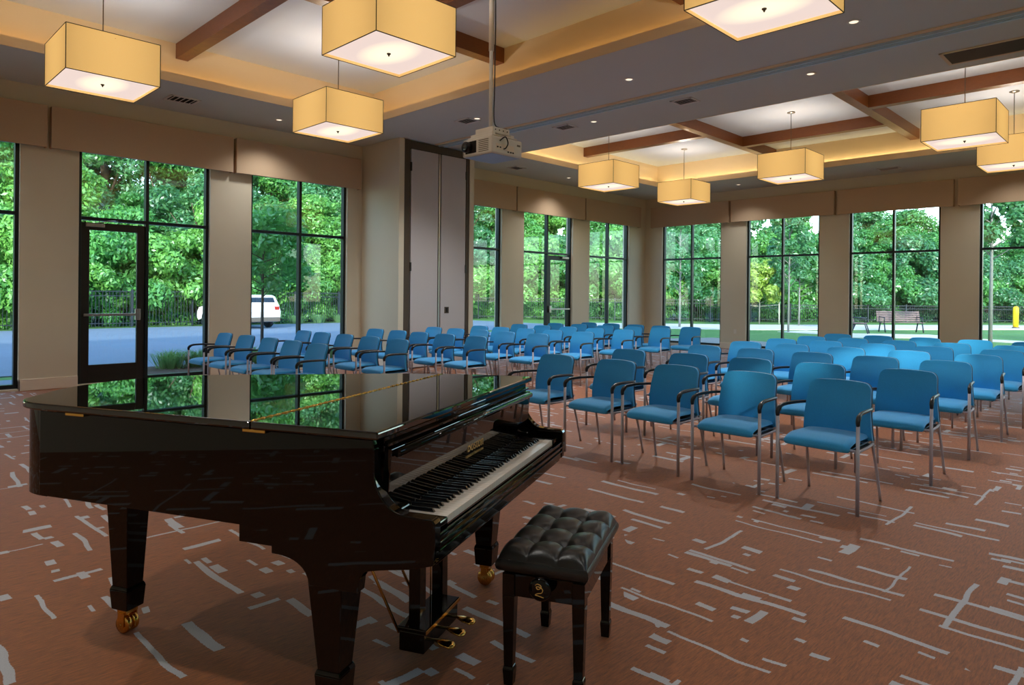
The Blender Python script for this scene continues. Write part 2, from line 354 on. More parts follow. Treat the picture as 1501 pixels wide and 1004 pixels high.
struct('wall_back', MB().box(XL - WT, XR + WT, YB - WT, YB, 0, ZT + 0.3), wall_m, 'tan painted wall behind the piano')
struct('roof', MB().box(XL - 0.5, XR + 0.5, YB - 0.5, YF + 0.5, ZT + 0.32, ZT + 0.75), brick_m, 'flat roof over the hall')
struct('building_wing', MB().box(XL - 0.2, XR, -22, YB - WT - 0.02, -0.05, ZT + 0.75), brick_m, 'unseen rest of the building, extended to shade the driveway')  # unseen mass, extended so the building's shadow covers the driveway

# ceiling: soffit with two coffered trays
TX0, TX1 = -10.314, -0.55
TR = [(0.55, 6.852), (10.40, 16.25)]
mb = MB()
yb = YB
for (a, b_) in TR:
    mb.box(XL, XR, yb, a, ZC, ZC + 0.11); mb.box(XL, TX0, a, b_, ZC, ZC + 0.11); mb.box(TX1, XR, a, b_, ZC, ZC + 0.11); yb = b_
mb.box(XL, XR, yb, YF, ZC, ZC + 0.11)
ceil = struct('ceiling', mb, soffit_m, 'grey dropped ceiling around two raised white trays')
S = 0.22
for k, (a, b_) in enumerate(TR):
    # fascia of the lip (cream), upper walls, tray ceiling, light strip
    m_ = MB(); t = 0.012
    m_.box(TX0, TX0 + t, a, b_, ZC - 0.002, ZC + 0.125).box(TX1 - t, TX1, a, b_, ZC - 0.002, ZC + 0.125).box(TX0 + t, TX1 - t, a, a + t, ZC - 0.002, ZC + 0.125).box(TX0 + t, TX1 - t, b_ - t, b_, ZC - 0.002, ZC + 0.125)
    obj('cove_lip', m_, cream_m, ceil)
    m_ = MB(); m_.box(TX0 - S - 0.05, TX0 - S, a - S, b_ + S, ZC + 0.11, ZT).box(TX1 + S, TX1 + S + 0.05, a - S, b_ + S, ZC + 0.11, ZT).box(TX0 - S, TX1 + S, a - S - 0.05, a - S, ZC + 0.11, ZT).box(TX0 - S, TX1 + S, b_ + S, b_ + S + 0.05, ZC + 0.11, ZT)
    obj('tray_wall', m_, cream_m, ceil)
    obj('tray_ceiling', MB().box(TX0 - S - 0.05, TX1 + S + 0.05, a - S - 0.05, b_ + S + 0.05, ZT, ZT + 0.05), white_ceil, ceil)
    m_ = MB(); z0, z1 = ZC + 0.112, ZC + 0.12; u0, u1 = 0.13, 0.16
    m_.box(TX0 - u1, TX0 - u0, a, b_, z0, z1).box(TX1 + u0, TX1 + u1, a, b_, z0, z1).box(TX0, TX1, a - u1, a - u0, z0, z1).box(TX0, TX1, b_ + u0, b_ + u1, z0, z1)
    obj('cove_light_strip', m_, cove_b if k else cove_f, ceil)
    # beams
    ym = (3.66, 3.83) if k == 0 else (13.17, 13.34)
    bz = 4.86
    bx = [(-7.33, -7.16), (-4.23, -4.06)]
    for x0, x1 in bx: obj('beam', MB().box(x0, x1, a - S, b_ + S, bz, ZT - 0.001), wood_m, ceil)
    obj('beam', MB().box(TX0 - S, bx[0][0], ym[0], ym[1], bz, ZT - 0.002), wood_m, ceil)
    obj('beam', MB().box(bx[1][1], TX1 + S, ym[0], ym[1], bz, ZT - 0.002), wood_m, ceil)
    for d in (-1.5, 1.5): obj('beam', MB().box(bx[0][1], bx[1][0], ym[0] + d, ym[1] + d, bz, ZT - 0.002), wood_m, ceil)
# partition track in the soffit
obj('track', MB().box(-10.7, XR, 8.74, 8.775, ZC - 0.035, ZC).box(-10.7, XR, 8.87, 8.905, ZC - 0.035, ZC).box(-10.7, XR, 8.775, 8.805, ZC - 0.02, ZC - 0.005).box(-10.7, XR, 8.84, 8.87, ZC - 0.02, ZC - 0.005), alu_m, ceil, bevel=0.003)
obj('track_slot', MB().box(-10.7, XR, 8.805, 8.84, ZC - 0.008, ZC - 0.001), dark_m, ceil)
obj('track_trim', MB().box(-10.7, XR, 8.64, 8.72, ZC - 0.012, ZC), cream_m, ceil)

# baseboards
def baseboard(name, segs, lab):
    m_ = MB()
    for s_ in segs: m_.box(*s_, 0.0, 0.15); x0, x1, y0, y1 = s_; m_.box(*s_, 0.15, 0.166)
    struct(name, m_, base_m, lab, bevel=0.004)
e = [YB] + [v for ww in LW for v in ww] + [YF]
baseboard('baseboard_left', [(XL, XL + 0.02, e[i], e[i + 1]) for i in range(0, len(e), 2)] + [(XL - 0.08, XL + 0.02, e[i] - 0.0, e[i] + 0.0201) for i in range(2, len(e) - 1, 2)], 'pale baseboard under the left wall')
e = [XL] + [v for ww in FW for v in ww] + [XR]
baseboard('baseboard_far', [(e[i], e[i + 1], YF - 0.02, YF) for i in range(0, len(e), 2)], 'pale baseboard under the far wall')
baseboard('baseboard_right', [(XR - 0.02, XR, YB, YF)], 'pale baseboard under the right wall')

# ---- windows: built in wall coordinates (a along the wall, d depth outward, z)
class WB(MB):
    def __init__(s, side): super().__init__(); s.side = side
    def b(s, a0, a1, d0, d1, z0, z1):
        if s.side == 'L': return s.box(XL - d1, XL - d0, a0, a1, z0, z1)
        if s.side == 'R': return s.box(XR + d0, XR + d1, a0, a1, z0, z1)
        return s.box(a0, a1, YF + d0, YF + d1, z0, z1)
WN = [0]
def window(side, a0, a1, zb, lab, door=None, fm=frame_m):
    WN[0] += 1; W = 0.05; D0, D1 = 0.06, 0.16; c = (a0 + a1) / 2; zt, zm = ZWT, 2.573
    fr = WB(side); fr.b(a0, a0 + W, D0, D1, zb, zt).b(a1 - W, a1, D0, D1, zb, zt).b(a0 + W, a1 - W, D0, D1, zt - W, zt)
    if not door: fr.b(a0 + W, a1 - W, D0, D1, zb, zb + 0.06)
    elif door == 'lo': fr.b(c + W / 2, a1 - W, D0, D1, zb, zb + 0.06)
    else: fr.b(a0 + W, c - W / 2, D0, D1, zb, zb + 0.06)
    f = struct('window_%d' % WN[0], fr, fm, lab, bevel=0.004)
    obj('mullion', WB(side).b(c - W / 2, c + W / 2, D0 - 0.005, D1, zb, zt - W), fm, f, bevel=0.004)
    obj('transom', WB(side).b(a0 + W, a1 - W, D0 - 0.003, D1, zm - W / 2, zm + W / 2), fm, f, bevel=0.004)
    cells = [(a0 + W, c - W / 2, zm + W / 2, zt - W), (c + W / 2, a1 - W, zm + W / 2, zt - W)]
    if door != 'lo': cells.append((a0 + W, c - W / 2, zb + 0.06, zm - W / 2))
    if door != 'hi': cells.append((c + W / 2, a1 - W, zb + 0.06, zm - W / 2))
    for q in cells: obj('pane', WB(side).b(q[0], q[1], 0.108, 0.112, q[2], q[3]), glass_m, f)
    return f
for i, (a, b_) in enumerate(LW):
    labs = ['window outside the picture on the left wall', 'tall window at the left edge of the photo', 'tall window above and beside the dark glass door', 'tall window left of the stacked partition pocket', 'first tall window beyond the partition pocket', 'tall window with the far blue-framed glass door', 'tall window nearest the far left corner']
    window('L', a, b_, 0.03, labs[i], door={2: 'lo', 5: 'hi'}.get(i))
for i, (a, b_) in enumerate(FW):
    window('F', a, b_, 0.06, ['far wall window nearest the left corner', 'far wall window with young staked trees outside', 'far wall window with the park bench outside', 'far wall window at the right edge of the photo', 'far wall window outside the picture'][i])
for i, (a, b_) in enumerate(RW): window('R', a, b_, 0.06, 'right wall window outside the picture')

def glass_door(n, a0, a1, hinge_lo, m_, lab):
    """door leaf filling half of a left-wall window bay"""
    zt = 2.515; s = 0.115; d0, d1 = 0.075, 0.125
    lf = WB('L'); lf.b(a0, a0 + s, d0, d1, 0.012, zt).b(a1 - s, a1, d0, d1, 0.012, zt).b(a0 + s, a1 - s, d0, d1, zt - s, zt).b(a0 + s, a1 - s, d0, d1, 0.012, 0.31)
    d = struct('door_%d' % n, lf, m_, lab, bevel=0.004)
    obj('door_glass', WB('L').b(a0 + s, a1 - s, 0.098, 0.102, 0.31, zt - s), glass_m, d)
    hb = a0 + 0.03 if hinge_lo else a0 + 0.07; he = a1 - 0.06 if hinge_lo else a1 - 0.03
    pb = obj('panic_bar', WB('L').b(hb, he - 0.09 if hinge_lo else he, 0.015, 0.045, 1.065, 1.105), grey_metal, d, bevel=0.006)
    la = he - 0.09 if hinge_lo else hb - 0.05
    obj('latch_case', WB('L').b(la, la + 0.075, 0.01, 0.07, 0.995, 1.175), grey_metal, d, bevel=0.006)
    cl = obj('door_closer', WB('L').b((a0 + 0.05) if hinge_lo else a1 - 0.36, (a0 + 0.31) if hinge_lo else a1 - 0.08, 0.02, 0.07, zt - 0.07, zt - 0.015), grey_metal, d, bevel=0.006)
    t_ = MB(); yb_ = a0 + 0.2 if hinge_lo else a1 - 0.2; sgn = 1 if hinge_lo else -1
    t_.tube([(XL - 0.045, yb_, zt - 0.01), (XL + 0.12, yb_ + sgn * 0.12, zt + 0.02), (XL - 0.06, yb_ + sgn * 0.30, zt + 0.045)], 0.009, 6)
    obj('closer_arm', t_, grey_metal, d)
    return d
glass_door(1, 2.84, 3.742, True, doorf_m, 'dark bronze glass exit door with silver panic bar')
glass_door(2, 13.60, 14.50, False, frame_m, 'far blue-grey glass exit door with panic bar')

# ---- pocket for the folding partition
PX, P0, P1 = -10.72, 7.80, 9.73
m_ = MB().box(XL, PX, P0, P0 + 0.12, 0, ZC).box(XL, PX, P1 - 0.12, P1, 0, ZC).box(XL, PX - 0.35, P0 + 0.12, P1 - 0.12, 0, ZC)
struct('wall_pocket', m_, wall_m, 'tan boxed pier holding the stacked partition')
pd = struct('door_3', MB().box(PX - 0.10, PX - 0.015, P0 + 0.12, P0 + 0.27, 0, ZC - 0.02).box(PX - 0.10, PX - 0.015, P1 - 0.20, P1 - 0.12, 0, ZC - 0.02).box(PX - 0.1, PX - 0.015, P0 + 0.27, P1 - 0.2, ZC - 0.16, ZC - 0.02), doorframe_m, 'tall two-leaf cover door of the partition pocket')
pl = obj('door_leaf', MB().box(PX - 0.07, PX - 0.02, 8.10, 8.775, 0.02, ZC - 0.17), panel_m, pd, bevel=0.003)
pr = obj('door_leaf', MB().box(PX - 0.07, PX - 0.02, 8.86, 9.515, 0.02, ZC - 0.17), panel_m, pd, bevel=0.003)
obj('seam', MB().box(PX - 0.07, PX - 0.028, 8.80, 8.835, 0.02, ZC - 0.17), grey_metal, pd)
obj('pull', MB().box(PX - 0.02, PX - 0.012, 8.96, 9.075, 1.07, 1.20), doorframe_m, pr, bevel=0.003)
obj('recess', MB().box(PX - 0.013, PX - 0.010, 8.99, 9.045, 1.09, 1.18), dark_m, pr)
for z in (0.4, 1.9, 3.85):
    obj('hinge', MB().box(PX - 0.03, PX - 0.005, 8.075, 8.11, z, z + 0.17), black_pl, pl)
    obj('hinge', MB().box(PX - 0.03, PX - 0.005, 9.505, 9.54, z, z + 0.17), black_pl, pr)
struct('baseboard_pocket', MB().box(XL, PX + 0.02, P0 - 0.02, P0, 0, 0.166).box(PX, PX + 0.02, P0 - 0.02, P0 + 0.12, 0, 0.166).box(PX, PX + 0.02, P1 - 0.12, P1, 0, 0.166), base_m, 'baseboard round the partition pier')

# ================================================================== THINGS ON WALLS AND CEILING
def valance(box, lab, side):
    x0, x1, y0, y1 = box; t = thing('window_valance', lab, 'valance', ((x0 + x1) / 2, (y0 + y1) / 2, ZV))
    cx, cy = (x0 + x1) / 2, (y0 + y1) / 2; H = ZVT - ZV; hx, hy = (x1 - x0) / 2, (y1 - y0) / 2
    if side == 'L':
        obj('front_board', MB().box(hx - 0.02, hx, -hy, hy, 0, H), valance_m, t, bevel=0.006)
        obj('end_return', MB().box(-hx, hx - 0.02, -hy, -hy + 0.02, 0, H), valance_m, t, bevel=0.004)
        obj('end_return', MB().box(-hx, hx - 0.02, hy - 0.02, hy, 0, H), valance_m, t, bevel=0.004)
    else:
        obj('front_board', MB().box(-hx, hx, -hy, -hy + 0.02, 0, H), valance_m, t, bevel=0.006)
        obj('end_return', MB().box(-hx, -hx + 0.02, -hy + 0.02, hy, 0, H), valance_m, t, bevel=0.004)
        obj('end_return', MB().box(hx - 0.02, hx, -hy + 0.02, hy, 0, H), valance_m, t, bevel=0.004)
    obj('top_board', MB().box(-hx + 0.02, hx - 0.02, -hy + 0.02, hy - 0.02, H - 0.03, H - 0.01), valance_m, t)
D = 0.125
VL = [(-2.98, -0.36), (-0.33, 2.355), (2.405, 5.095), (5.15, 7.70), (9.74, 12.19), (12.235, 14.93), (14.975, 17.66)]
vlab = ['valance outside the picture at far left', 'brown fabric valance at the left edge, over the leftmost window', 'brown fabric valance over the dark glass door, behind the left pendant lamps', 'brown fabric valance left of the tall partition pier', 'brown fabric valance just right of the partition pier', 'brown fabric valance over the far blue-framed glass door', 'brown fabric valance on the left wall nearest the far corner']
for (a, b_), l_ in list(zip(VL, vlab))[1:]: valance((XL, XL + D, a, b_), l_, 'L')
VF = [(-11.72, -9.16), (-9.09, -6.315), (-6.24, -3.735), (-3.65, -0.95)]
for (a, b_), l_ in zip(VF, ['brown fabric valance on the far wall nearest the left corner', 'brown fabric valance over the window with young trees outside', 'brown fabric valance over the window with the outdoor bench', 'brown fabric valance on the far wall at the right edge']):
    valance((a, b_, YF - D, YF), l_, 'F')

def outlet(loc, side, lab):
    t = thing('wall_outlet', lab, 'outlet', loc)
    if side == 'F':
        obj('cover_plate', MB().box(-0.037, 0.037, -0.008, 0, -0.058, 0.058), white_m, t, bevel=0.003)
        for z in (-0.026, 0.026): obj('socket', MB().box(-0.016, 0.016, -0.010, -0.008, z - 0.013, z + 0.013), base_m, t)
    else:
        obj('cover_plate', MB().box(0, 0.008, -0.037, 0.037, -0.058, 0.058), white_m, t, bevel=0.003)
        for z in (-0.026, 0.026): obj('socket', MB().box(0.008, 0.010, -0.016, 0.016, z - 0.013, z + 0.013), base_m, t)
outlet((-8.99, YF, 0.49), 'F', 'white outlet low on the far wall pier beside the corner window')
outlet((XL, 5.12, 0.47), 'L', 'outlet low on the left wall pier behind the leftmost chairs')

def vent(x, y, lx, ly, lab, z=ZC, fm=white_m):
    t = thing('ceiling_vent', lab, 'vent', (x, y, z)); hx, hy = lx / 2, ly / 2; b_ = 0.035
    obj('frame', MB().box(-hx, hx, -hy, -hy + b_, -0.012, 0).box(-hx, hx, hy - b_, hy, -0.012, 0).box(-hx, -hx + b_, -hy, hy, -0.012, 0).box(hx - b_, hx, -hy, hy, -0.012, 0), fm, t, bevel=0.002)
    obj('backing', MB().box(-hx + b_, hx - b_, -hy + b_, hy - b_, -0.003, -0.001), dark_m, t)
    n = 5
    for i in range(n):
        yy = -hy + b_ + (i + 0.5) * (ly - 2 * b_) / n
        obj('slat', MB().obox((0, yy, -0.008), (hx - b_, (ly - 2 * b_) / n * 0.36, 0.0015), Matrix.Rotation(0.45, 3, 'X')), fm, t)
vent(-7.88, 9.32, 0.36, 0.30, 'small ceiling vent just right of the projector, beyond the track')
vent(-5.48, 9.32, 0.36, 0.30, 'white louvred ceiling vent between the track and the back tray')
vent(-8.84, 7.85, 0.36, 0.30, 'ceiling vent left of the projector mounting pole')
vent(-11.25, 11.55, 0.30, 0.36, 'ceiling vent beyond the partition pier, above the left windows')
vent(-11.16, 3.98, 0.36, 0.45, 'ceiling vent between the two left pendant lamps')
vent(-11.2, 2.95, 0.45, 0.45, 'pale ceiling vent partly hidden behind the leftmost pendant lamp')
vent(-4.89, 17.33, 0.45, 0.30, 'ceiling vent over the far wall windows')
t = thing('linear_grille', 'long dark return grille with pale frame in the ceiling at upper right', 'vent', (-0.45, 9.875, ZC))
obj('frame', MB().box(-1.72, 1.72, -0.27, -0.235, -0.015, 0).box(-1.72, 1.72, 0.235, 0.27, -0.015, 0).box(-1.72, -1.68, -0.27, 0.27, -0.015, 0).box(1.68, 1.72, -0.27, 0.27, -0.015, 0), cream_m, t, bevel=0.002)
obj('backing', MB().box(-1.68, 1.68, -0.235, 0.235, -0.004, -0.001), grille_m, t)
m_ = MB()
for i in range(24): m_.box(-1.68, 1.68, -0.23 + i * 0.0195, -0.2235 + i * 0.0195, -0.012, -0.004)
o = obj('bars', m_, grille_m, t, kind='stuff')

def downlight(x, y, lab, z=ZC, power=None):
    t = thing('recessed_downlight', lab, 'ceiling light', (x, y, z))
    obj('trim_ring', MB().lathe([(0.045, -0.001), (0.050, -0.008), (0.068, -0.006), (0.072, -0.001)], (0, 0, 0), 20), white_m, t)
    obj('lens', MB().lathe([(0.047, -0.004), (0.045, -0.006)], (0, 0, 0), 16), can_m, t)
    if power:
        ld = bpy.data.lights.new('downlight_fill_spot', 'SPOT'); ld.energy = power; ld.spot_size = math.radians(125); ld.spot_blend = 0.9; ld.shadow_soft_size = 0.08; ld.color = (1, 0.97, 0.92)  # spot added as room fill; the ceiling cans are otherwise unlit
        lo = bpy.data.objects.new('downlight_fill_spot', ld); COL.objects.link(lo); lo.location = (0, 0, -0.07); lo.parent = t
cans = [(-5.5, 7.86, 'round recessed downlight right of the projector, before the track'), (-2.58, 7.87, 'round recessed downlight under the upper right pendant lamp'), (-3.59, 9.31, 'round recessed downlight between the track and the back tray'),
        (-7.27, 9.36, 'tiny round downlight beside the vent near the projector')]
for x, y, l_ in cans: downlight(x, y, l_, power=CAN_W * (0.5 if y > 9 else 0.8 if x > -4 else 1))
fill_cans = [(-8.6, 7.86), (0.2, 7.87), (-0.6, 9.3), (-11.2, 0.2), (-11.2, 5.6), (-11.2, 13.4), (-8.5, 17.2), (-2.5, 17.2), (-5.6, -0.6), (-2.6, -0.6), (0.6, -0.6), (0.9, 3.7), (0.9, 13.3), (-8.6, -0.6)]  # extra cans added only to brighten the room
for x, y in fill_cans: downlight(x, y, 'added fill downlight in the grey dropped ceiling', power=CAN_W * (0.3 if x < -11 else 0.55 if y < 1 else 0.2 if y > 13 or x > -1 else 1.0))
for o_ in [o_ for o_ in COL.objects if o_.get('label') == 'added fill downlight in the grey dropped ceiling']: o_['group'] = 'added fill downlights round the trays'
t = thing('smoke_detector', 'small smoke detector on the white tray ceiling at right', 'detector', (-4.42, 12.2, ZT))
obj('base', MB().lathe([(0.065, 0), (0.065, -0.012), (0.06, -0.016)], (0, 0, 0), 18), grey_metal, t); obj('cap', MB().lathe([(0.04, -0.016), (0.036, -0.045), (0.02, -0.05)], (0, 0, 0), 14), grey_metal, t)
t = thing('sprinkler_cap', 'small sprinkler cover on the tray ceiling beside the big pendant lamp', 'sprinkler', (-7.98, 4.98, ZT))
obj('cover_plate', MB().lathe([(0.045, 0), (0.045, -0.006), (0.04, -0.009)], (0, 0, 0), 18), white_m, t); obj('nozzle', MB().lathe([(0.01, -0.009), (0.012, -0.03), (0.022, -0.032), (0.022, -0.035)], (0, 0, 0), 10), white_m, t)

# ---- pendant lamps
def make_lamp():
    t = thing('pendant_lamp', '', 'lamp', (0, 0, 0)); h = 0.46; H = 0.475; e_ = 0.006
    sh = MB().box(-h, h, -h, -h + e_, 0, H).box(-h, h, h - e_, h, 0, H).box(-h, -h + e_, -h + e_, h - e_, 0, H).box(h - e_, h, -h + e_, h - e_, 0, H)
    obj('lamp_shade', sh, shade_m, t)
    r = 0.0045; fr = MB()
    for z in (0.0, H):
        for (x0, y0), (x1, y1) in (((-h, -h), (h, -h)), ((h, -h), (h, h)), ((h, h), (-h, h)), ((-h, h), (-h, -h))): fr.tube([(x0, y0, z), (x1, y1, z)], r, 6)
    for x in (-h, h):
        for y in (-h, h): fr.tube([(x, y, 0), (x, y, H)], r, 6)
    obj('wire_frame', fr, doorframe_m, t)
    obj('diffuser', MB().box(-h + 0.01, h - 0.01, -h + 0.01, h - 0.01, 0.025, 0.03), diff_m, t)
    obj('finial', MB().lathe([(0.02, 0.025), (0.02, 0.018), (0.012, 0.012), (0.007, 0.0), (0.003, -0.006)], (0, 0, 0), 12), doorframe_m, t)
    obj('rod', MB().tube([(0, 0, 0.03), (0, 0, ZT - 3.77 - 0.01)], 0.006, 8), doorframe_m, t)
    obj('canopy', MB().lathe([(0.075, ZT - 3.77), (0.075, ZT - 3.785), (0.02, ZT - 3.80)], (0, 0, 0), 20), grey_metal, t)
    obj('spreader', MB().tube([(-h, 0, H * 0.9), (h, 0, H * 0.9)], 0.004, 6).tube([(0, -h, H * 0.9), (0, h, H * 0.9)], 0.004, 6), doorframe_m, t)
    return t
LP = [(-8.76, 2.26, 'leftmost square cream fabric pendant lamp, before the first valances'), (-8.74, 5.27, 'square cream pendant lamp left of the partition pier, second smallest on the left'),
      (-5.55, 3.90, 'large square cream pendant lamp at top centre left of the projector pole'), (-2.45, 5.38, 'square pendant lamp cut off by the top edge, at upper right'),
      (-8.80, 11.86, 'square cream pendant lamp in the back tray nearest the projector'), (-8.80, 14.94, 'smallest square cream pendant lamp, nearest the far corner'),
      (-5.52, 13.36, 'square cream pendant lamp in the middle of the back tray'), (-2.34, 11.90, 'larger square cream pendant lamp at right in the back tray'), (-2.14, 14.6, 'square cream pendant lamp cut off by the right edge of the photo'),
      (-2.45, 2.26, 'square cream pendant lamp above the piano bench, outside the picture')]
lamp0 = make_lamp()
for i, (x, y, l_) in enumerate(LP):
    o = lamp0 if i == 0 else dup(lamp0, (x, y, 3.77), 0, l_)
    o.location = (x, y, 3.77); o['label'] = l_; o['group'] = 'square pendant lamps'
    ld = bpy.data.lights.new('lamp_bulb', 'POINT'); ld.energy = LAMP_UP_W; ld.shadow_soft_size = 0.06; ld.color = (1, 0.95, 0.88)
    lo = bpy.data.objects.new('lamp_bulb', ld); COL.objects.link(lo); lo.location = (x, y, 3.77 + 0.30)

# ---- projector
t = thing('projector', 'white ceiling projector with black lens hanging from a long white pole', 'projector', (-5.49, 5.25, 2.965))
a, hh = 0.235, 0.19
bd = obj('body', MB().box(-a, a, -a, a, 0.0, hh), white_m, t, bevel=0.02, seg=3)
obj('bottom_cover', MB().box(-a + 0.02, a - 0.02, -a + 0.02, a - 0.02, -0.003, 0.0), mat('projector_blue_grey', srgb(150, 175, 205), 0.4, nscale=4, namt=0.03), t)
obj('lens_recess', MB().box(-a + 0.05, -0.005, -a - 0.002, -a + 0.01, 0.03, 0.165), dark_m, t, bevel=0.008)
obj('lens', MB().lathe([(0.058, -0.055), (0.06, -0.05), (0.06, 0.0), (0.05, 0.012)], (-a + 0.105, -a, 0.098), 20, 'y').lathe([(0.0, -0.045), (0.045, -0.052), (0.058, -0.056)], (-a + 0.105, -a, 0.098), 20, 'y'), black_pl, t)
obj('lens_glass', MB().lathe([(0.002, -0.06), (0.03, -0.0585), (0.042, -0.0555)], (-a + 0.105, -a, 0.098), 20, 'y'), car_glass, t)
g = MB()
for i in range(7): g.box(0.03, 0.185, -a - 0.002, -a, 0.03 + i * 0.02, 0.038 + i * 0.02)
obj('front_vent', g, grille_m, t, kind='stuff')
g = MB()
for i in range(5): g.box(-a + 0.008, -a + 0.03, -a - 0.002, -a, 0.02 + i * 0.012, 0.026 + i * 0.012)
obj('side_vent', g, grille_m, t, kind='stuff')
obj('port_panel', MB().box(a, a + 0.003, -0.17, 0.10, 0.05, 0.11), base_m, t)
for y0 in (-0.16, -0.12, 0.0, 0.04, 0.075): obj('port', MB().box(a + 0.003, a + 0.006, y0, y0 + 0.022, 0.03 + 0.035 * (y0 < -0.05), 0.045 + 0.035 * (y0 < -0.05)), black_pl, t)
obj('badge', MB().box(a, a + 0.002, 0.15, 0.20, 0.12, 0.14), grille_m, t)
obj('cable', MB().tube(catmull([(a + 0.005, -0.12, 0.14), (a + 0.05, -0.08, 0.18), (a + 0.05, -0.04, 0.12), (a + 0.03, -0.05, 0.07), (a + 0.004, -0.06, 0.06)], 5), 0.007, 6), black_pl, t)
obj('mount_bar', MB().box(-0.17, 0.17, -0.17, -0.12, 0.215, 0.25), white_m, t, bevel=0.004)
obj('mount_bar', MB().box(-0.17, 0.17, 0.12, 0.17, 0.215, 0.25), white_m, t, bevel=0.004)
obj('mount_plate', MB().box(-0.20, 0.20, -0.19, 0.19, 0.20, 0.215), white_m, t, bevel=0.004)
obj('mount_box', MB().box(-0.14, 0.14, -0.13, 0.13, 0.25, 0.315), white_m, t, bevel=0.006)
m_ = MB()
for y0 in (-0.09, -0.03, 0.03, 0.09): m_.lathe([(0.007, 0.0), (0.007, 0.004)], (0.14, y0, 0.285), 8, 'x')
obj('bolt_holes', m_, dark_m, t)
zt_ = 4.86 - 2.965
obj('lower_pole', MB().tube([(-0.03, 0.0, 0.315), (-0.03, 0.0, 1.24)], 0.022, 14), white_m, t)
obj('upper_pole', MB().tube([(-0.03, 0.0, 1.20), (-0.03, 0.0, zt_)], 0.029, 14), white_m, t)
obj('pole_flange', MB().lathe([(0.07, zt_), (0.07, zt_ - 0.012), (0.035, zt_ - 0.03)], (-0.03, 0, 0), 18), grey_metal, t)
obj('pole_cable', MB().tube(catmull([(0.0, 0.028, zt_), (0.004, 0.03, 1.5), (0.0, 0.03, 1.2), (0.002, 0.024, 0.8), (0.0, 0.024, 0.42), (0.05, 0.06, 0.34), (0.13, 0.1, 0.32)], 5), 0.007, 6), black_pl, t)

# ================================================================== GRAND PIANO
PA = math.atan2(0.90461, -0.42623)
PO = Vector((-1.74197, 1.19460, 0))
piano = thing('grand_piano', 'glossy black grand piano with closed lid and open keyboard', 'piano', PO, PA)
OUT = [(0, 0), (0, .45), (0, .9), (0, 1.3), (.0, 1.42), (.006, 1.49), (.03, 1.56), (.08, 1.615), (.167, 1.66), (.31, 1.73), (.467, 1.762), (.60, 1.757), (.70, 1.734), (.80, 1.69), (.88, 1.63), (.94, 1.56), (1.0, 1.46), (1.06, 1.35), (1.13, 1.21), (1.22, 1.04), (1.32, .86), (1.41, .68), (1.48, .50), (1.525, .30), (1.545, .12), (1.55, 0)]
def inset(pts, d):
    c = Vector((0.75, 0.75)); n = len(pts); out = []
    for i in range(n):
        p0, p1, p2 = Vector(pts[i - 1]), Vector(pts[i]), Vector(pts[(i + 1) % n])
        n1 = Vector(((p1 - p0).y, -(p1 - p0).x)); n2 = Vector(((p2 - p1).y, -(p2 - p1).x))
        n1 = n1.normalized() if n1.length > 1e-7 else n1; n2 = n2.normalized() if n2.length > 1e-7 else n2
        nn = (n1 + n2)
        if nn.length < 1e-6: out.append(tuple(p1)); continue
        nn.normalize(); k = max(0.4, nn.dot(n1)); out.append(tuple(p1 + nn * d / k))
    return out
sm_out = [tuple(OUT[0])] + catmull(OUT, 5)[1:]
FL = 0.475
lid_out = [p for p in sm_out if p[1] >= FL - 1e-6]
right_at = [p for p in sm_out if p[0] > 0.8 and p[1] < FL][0]
lid_rear = [(0, FL + 0.002)] + [p for p in sm_out if p[1] > FL + 0.01] + [(1.486, FL + 0.002)]
lid_front = [(0, 0), (0, FL - 0.002), (1.486, FL - 0.002)] + [p for p in sm_out if p[0] > 0.8 and p[1] < FL - 0.01]
obj('lid', MB().prism(lid_rear, 1.004, 1.030), lid_m, piano, bevel=0.007, seg=3)
obj('lid_flap', MB().prism(lid_front, 1.004, 1.030), lid_m, piano, bevel=0.007, seg=3)
obj('lid_hinge', MB().tube([(0.01, FL, 1.0290), (1.475, FL, 1.0290)], 0.0045, 8), brass_m, piano)
hk = MB()
for i in range(36): hk.lathe([(0.0058, 0), (0.0058, 0.02)], (0.02 + i * 0.04, FL, 1.0290), 6, 'x')
obj('hinge_knuckles', hk, brass_m, piano, kind='stuff')
for t0 in (0.42, 1.22): obj('lid_edge_hinge', MB().box(0.008, 0.022, t0, t0 + 0.09, 0.993, 1.004), brass_m, piano, bevel=0.002)
# rim: hollow shell following the outline from the arms to the tail
ri = inset(sm_out, -0.022); ri2 = inset(sm_out, -0.07)
if ri[3][0] < 0: ri = inset(sm_out, 0.022); ri2 = inset(sm_out, 0.07)
def rimpts(L): return [p for p in L if (p[0] > 0.3 and p[1] > 0.5) or p[1] > 1.41]
A_, B_ = rimpts(ri), rimpts(ri2)
rim = MB()
n = min(len(A_), len(B_)); A_, B_ = A_[:n], B_[:n]
rim.grid(lambda u, v: (A_[round(u * (n - 1))][0], A_[round(u * (n - 1))][1], 0.68 + v * 0.322), n - 1, 1)
rim.grid(lambda u, v: (B_[round(u * (n - 1))][0], B_[round(u * (n - 1))][1], 0.68 + v * 0.322), n - 1, 1)
rim.grid(lambda u, v: ((A_ if v < .5 else B_)[round(u * (n - 1))][0], (A_ if v < .5 else B_)[round(u * (n - 1))][1], 0.68), n - 1, 1, smooth=False)
rim.grid(lambda u, v: ((A_ if v < .5 else B_)[round(u * (n - 1))][0], (A_ if v < .5 else B_)[round(u * (n - 1))][1], 1.002), n - 1, 1, smooth=False)
obj('rim', rim, piano_m, piano)
obj('soundboard', MB().prism([p for p in ri2 if p[1] > 0.3], 0.80, 0.82), mat('spruce_board', srgb(170, 120, 70), 0.5, nscale=6, namt=0.1), piano)
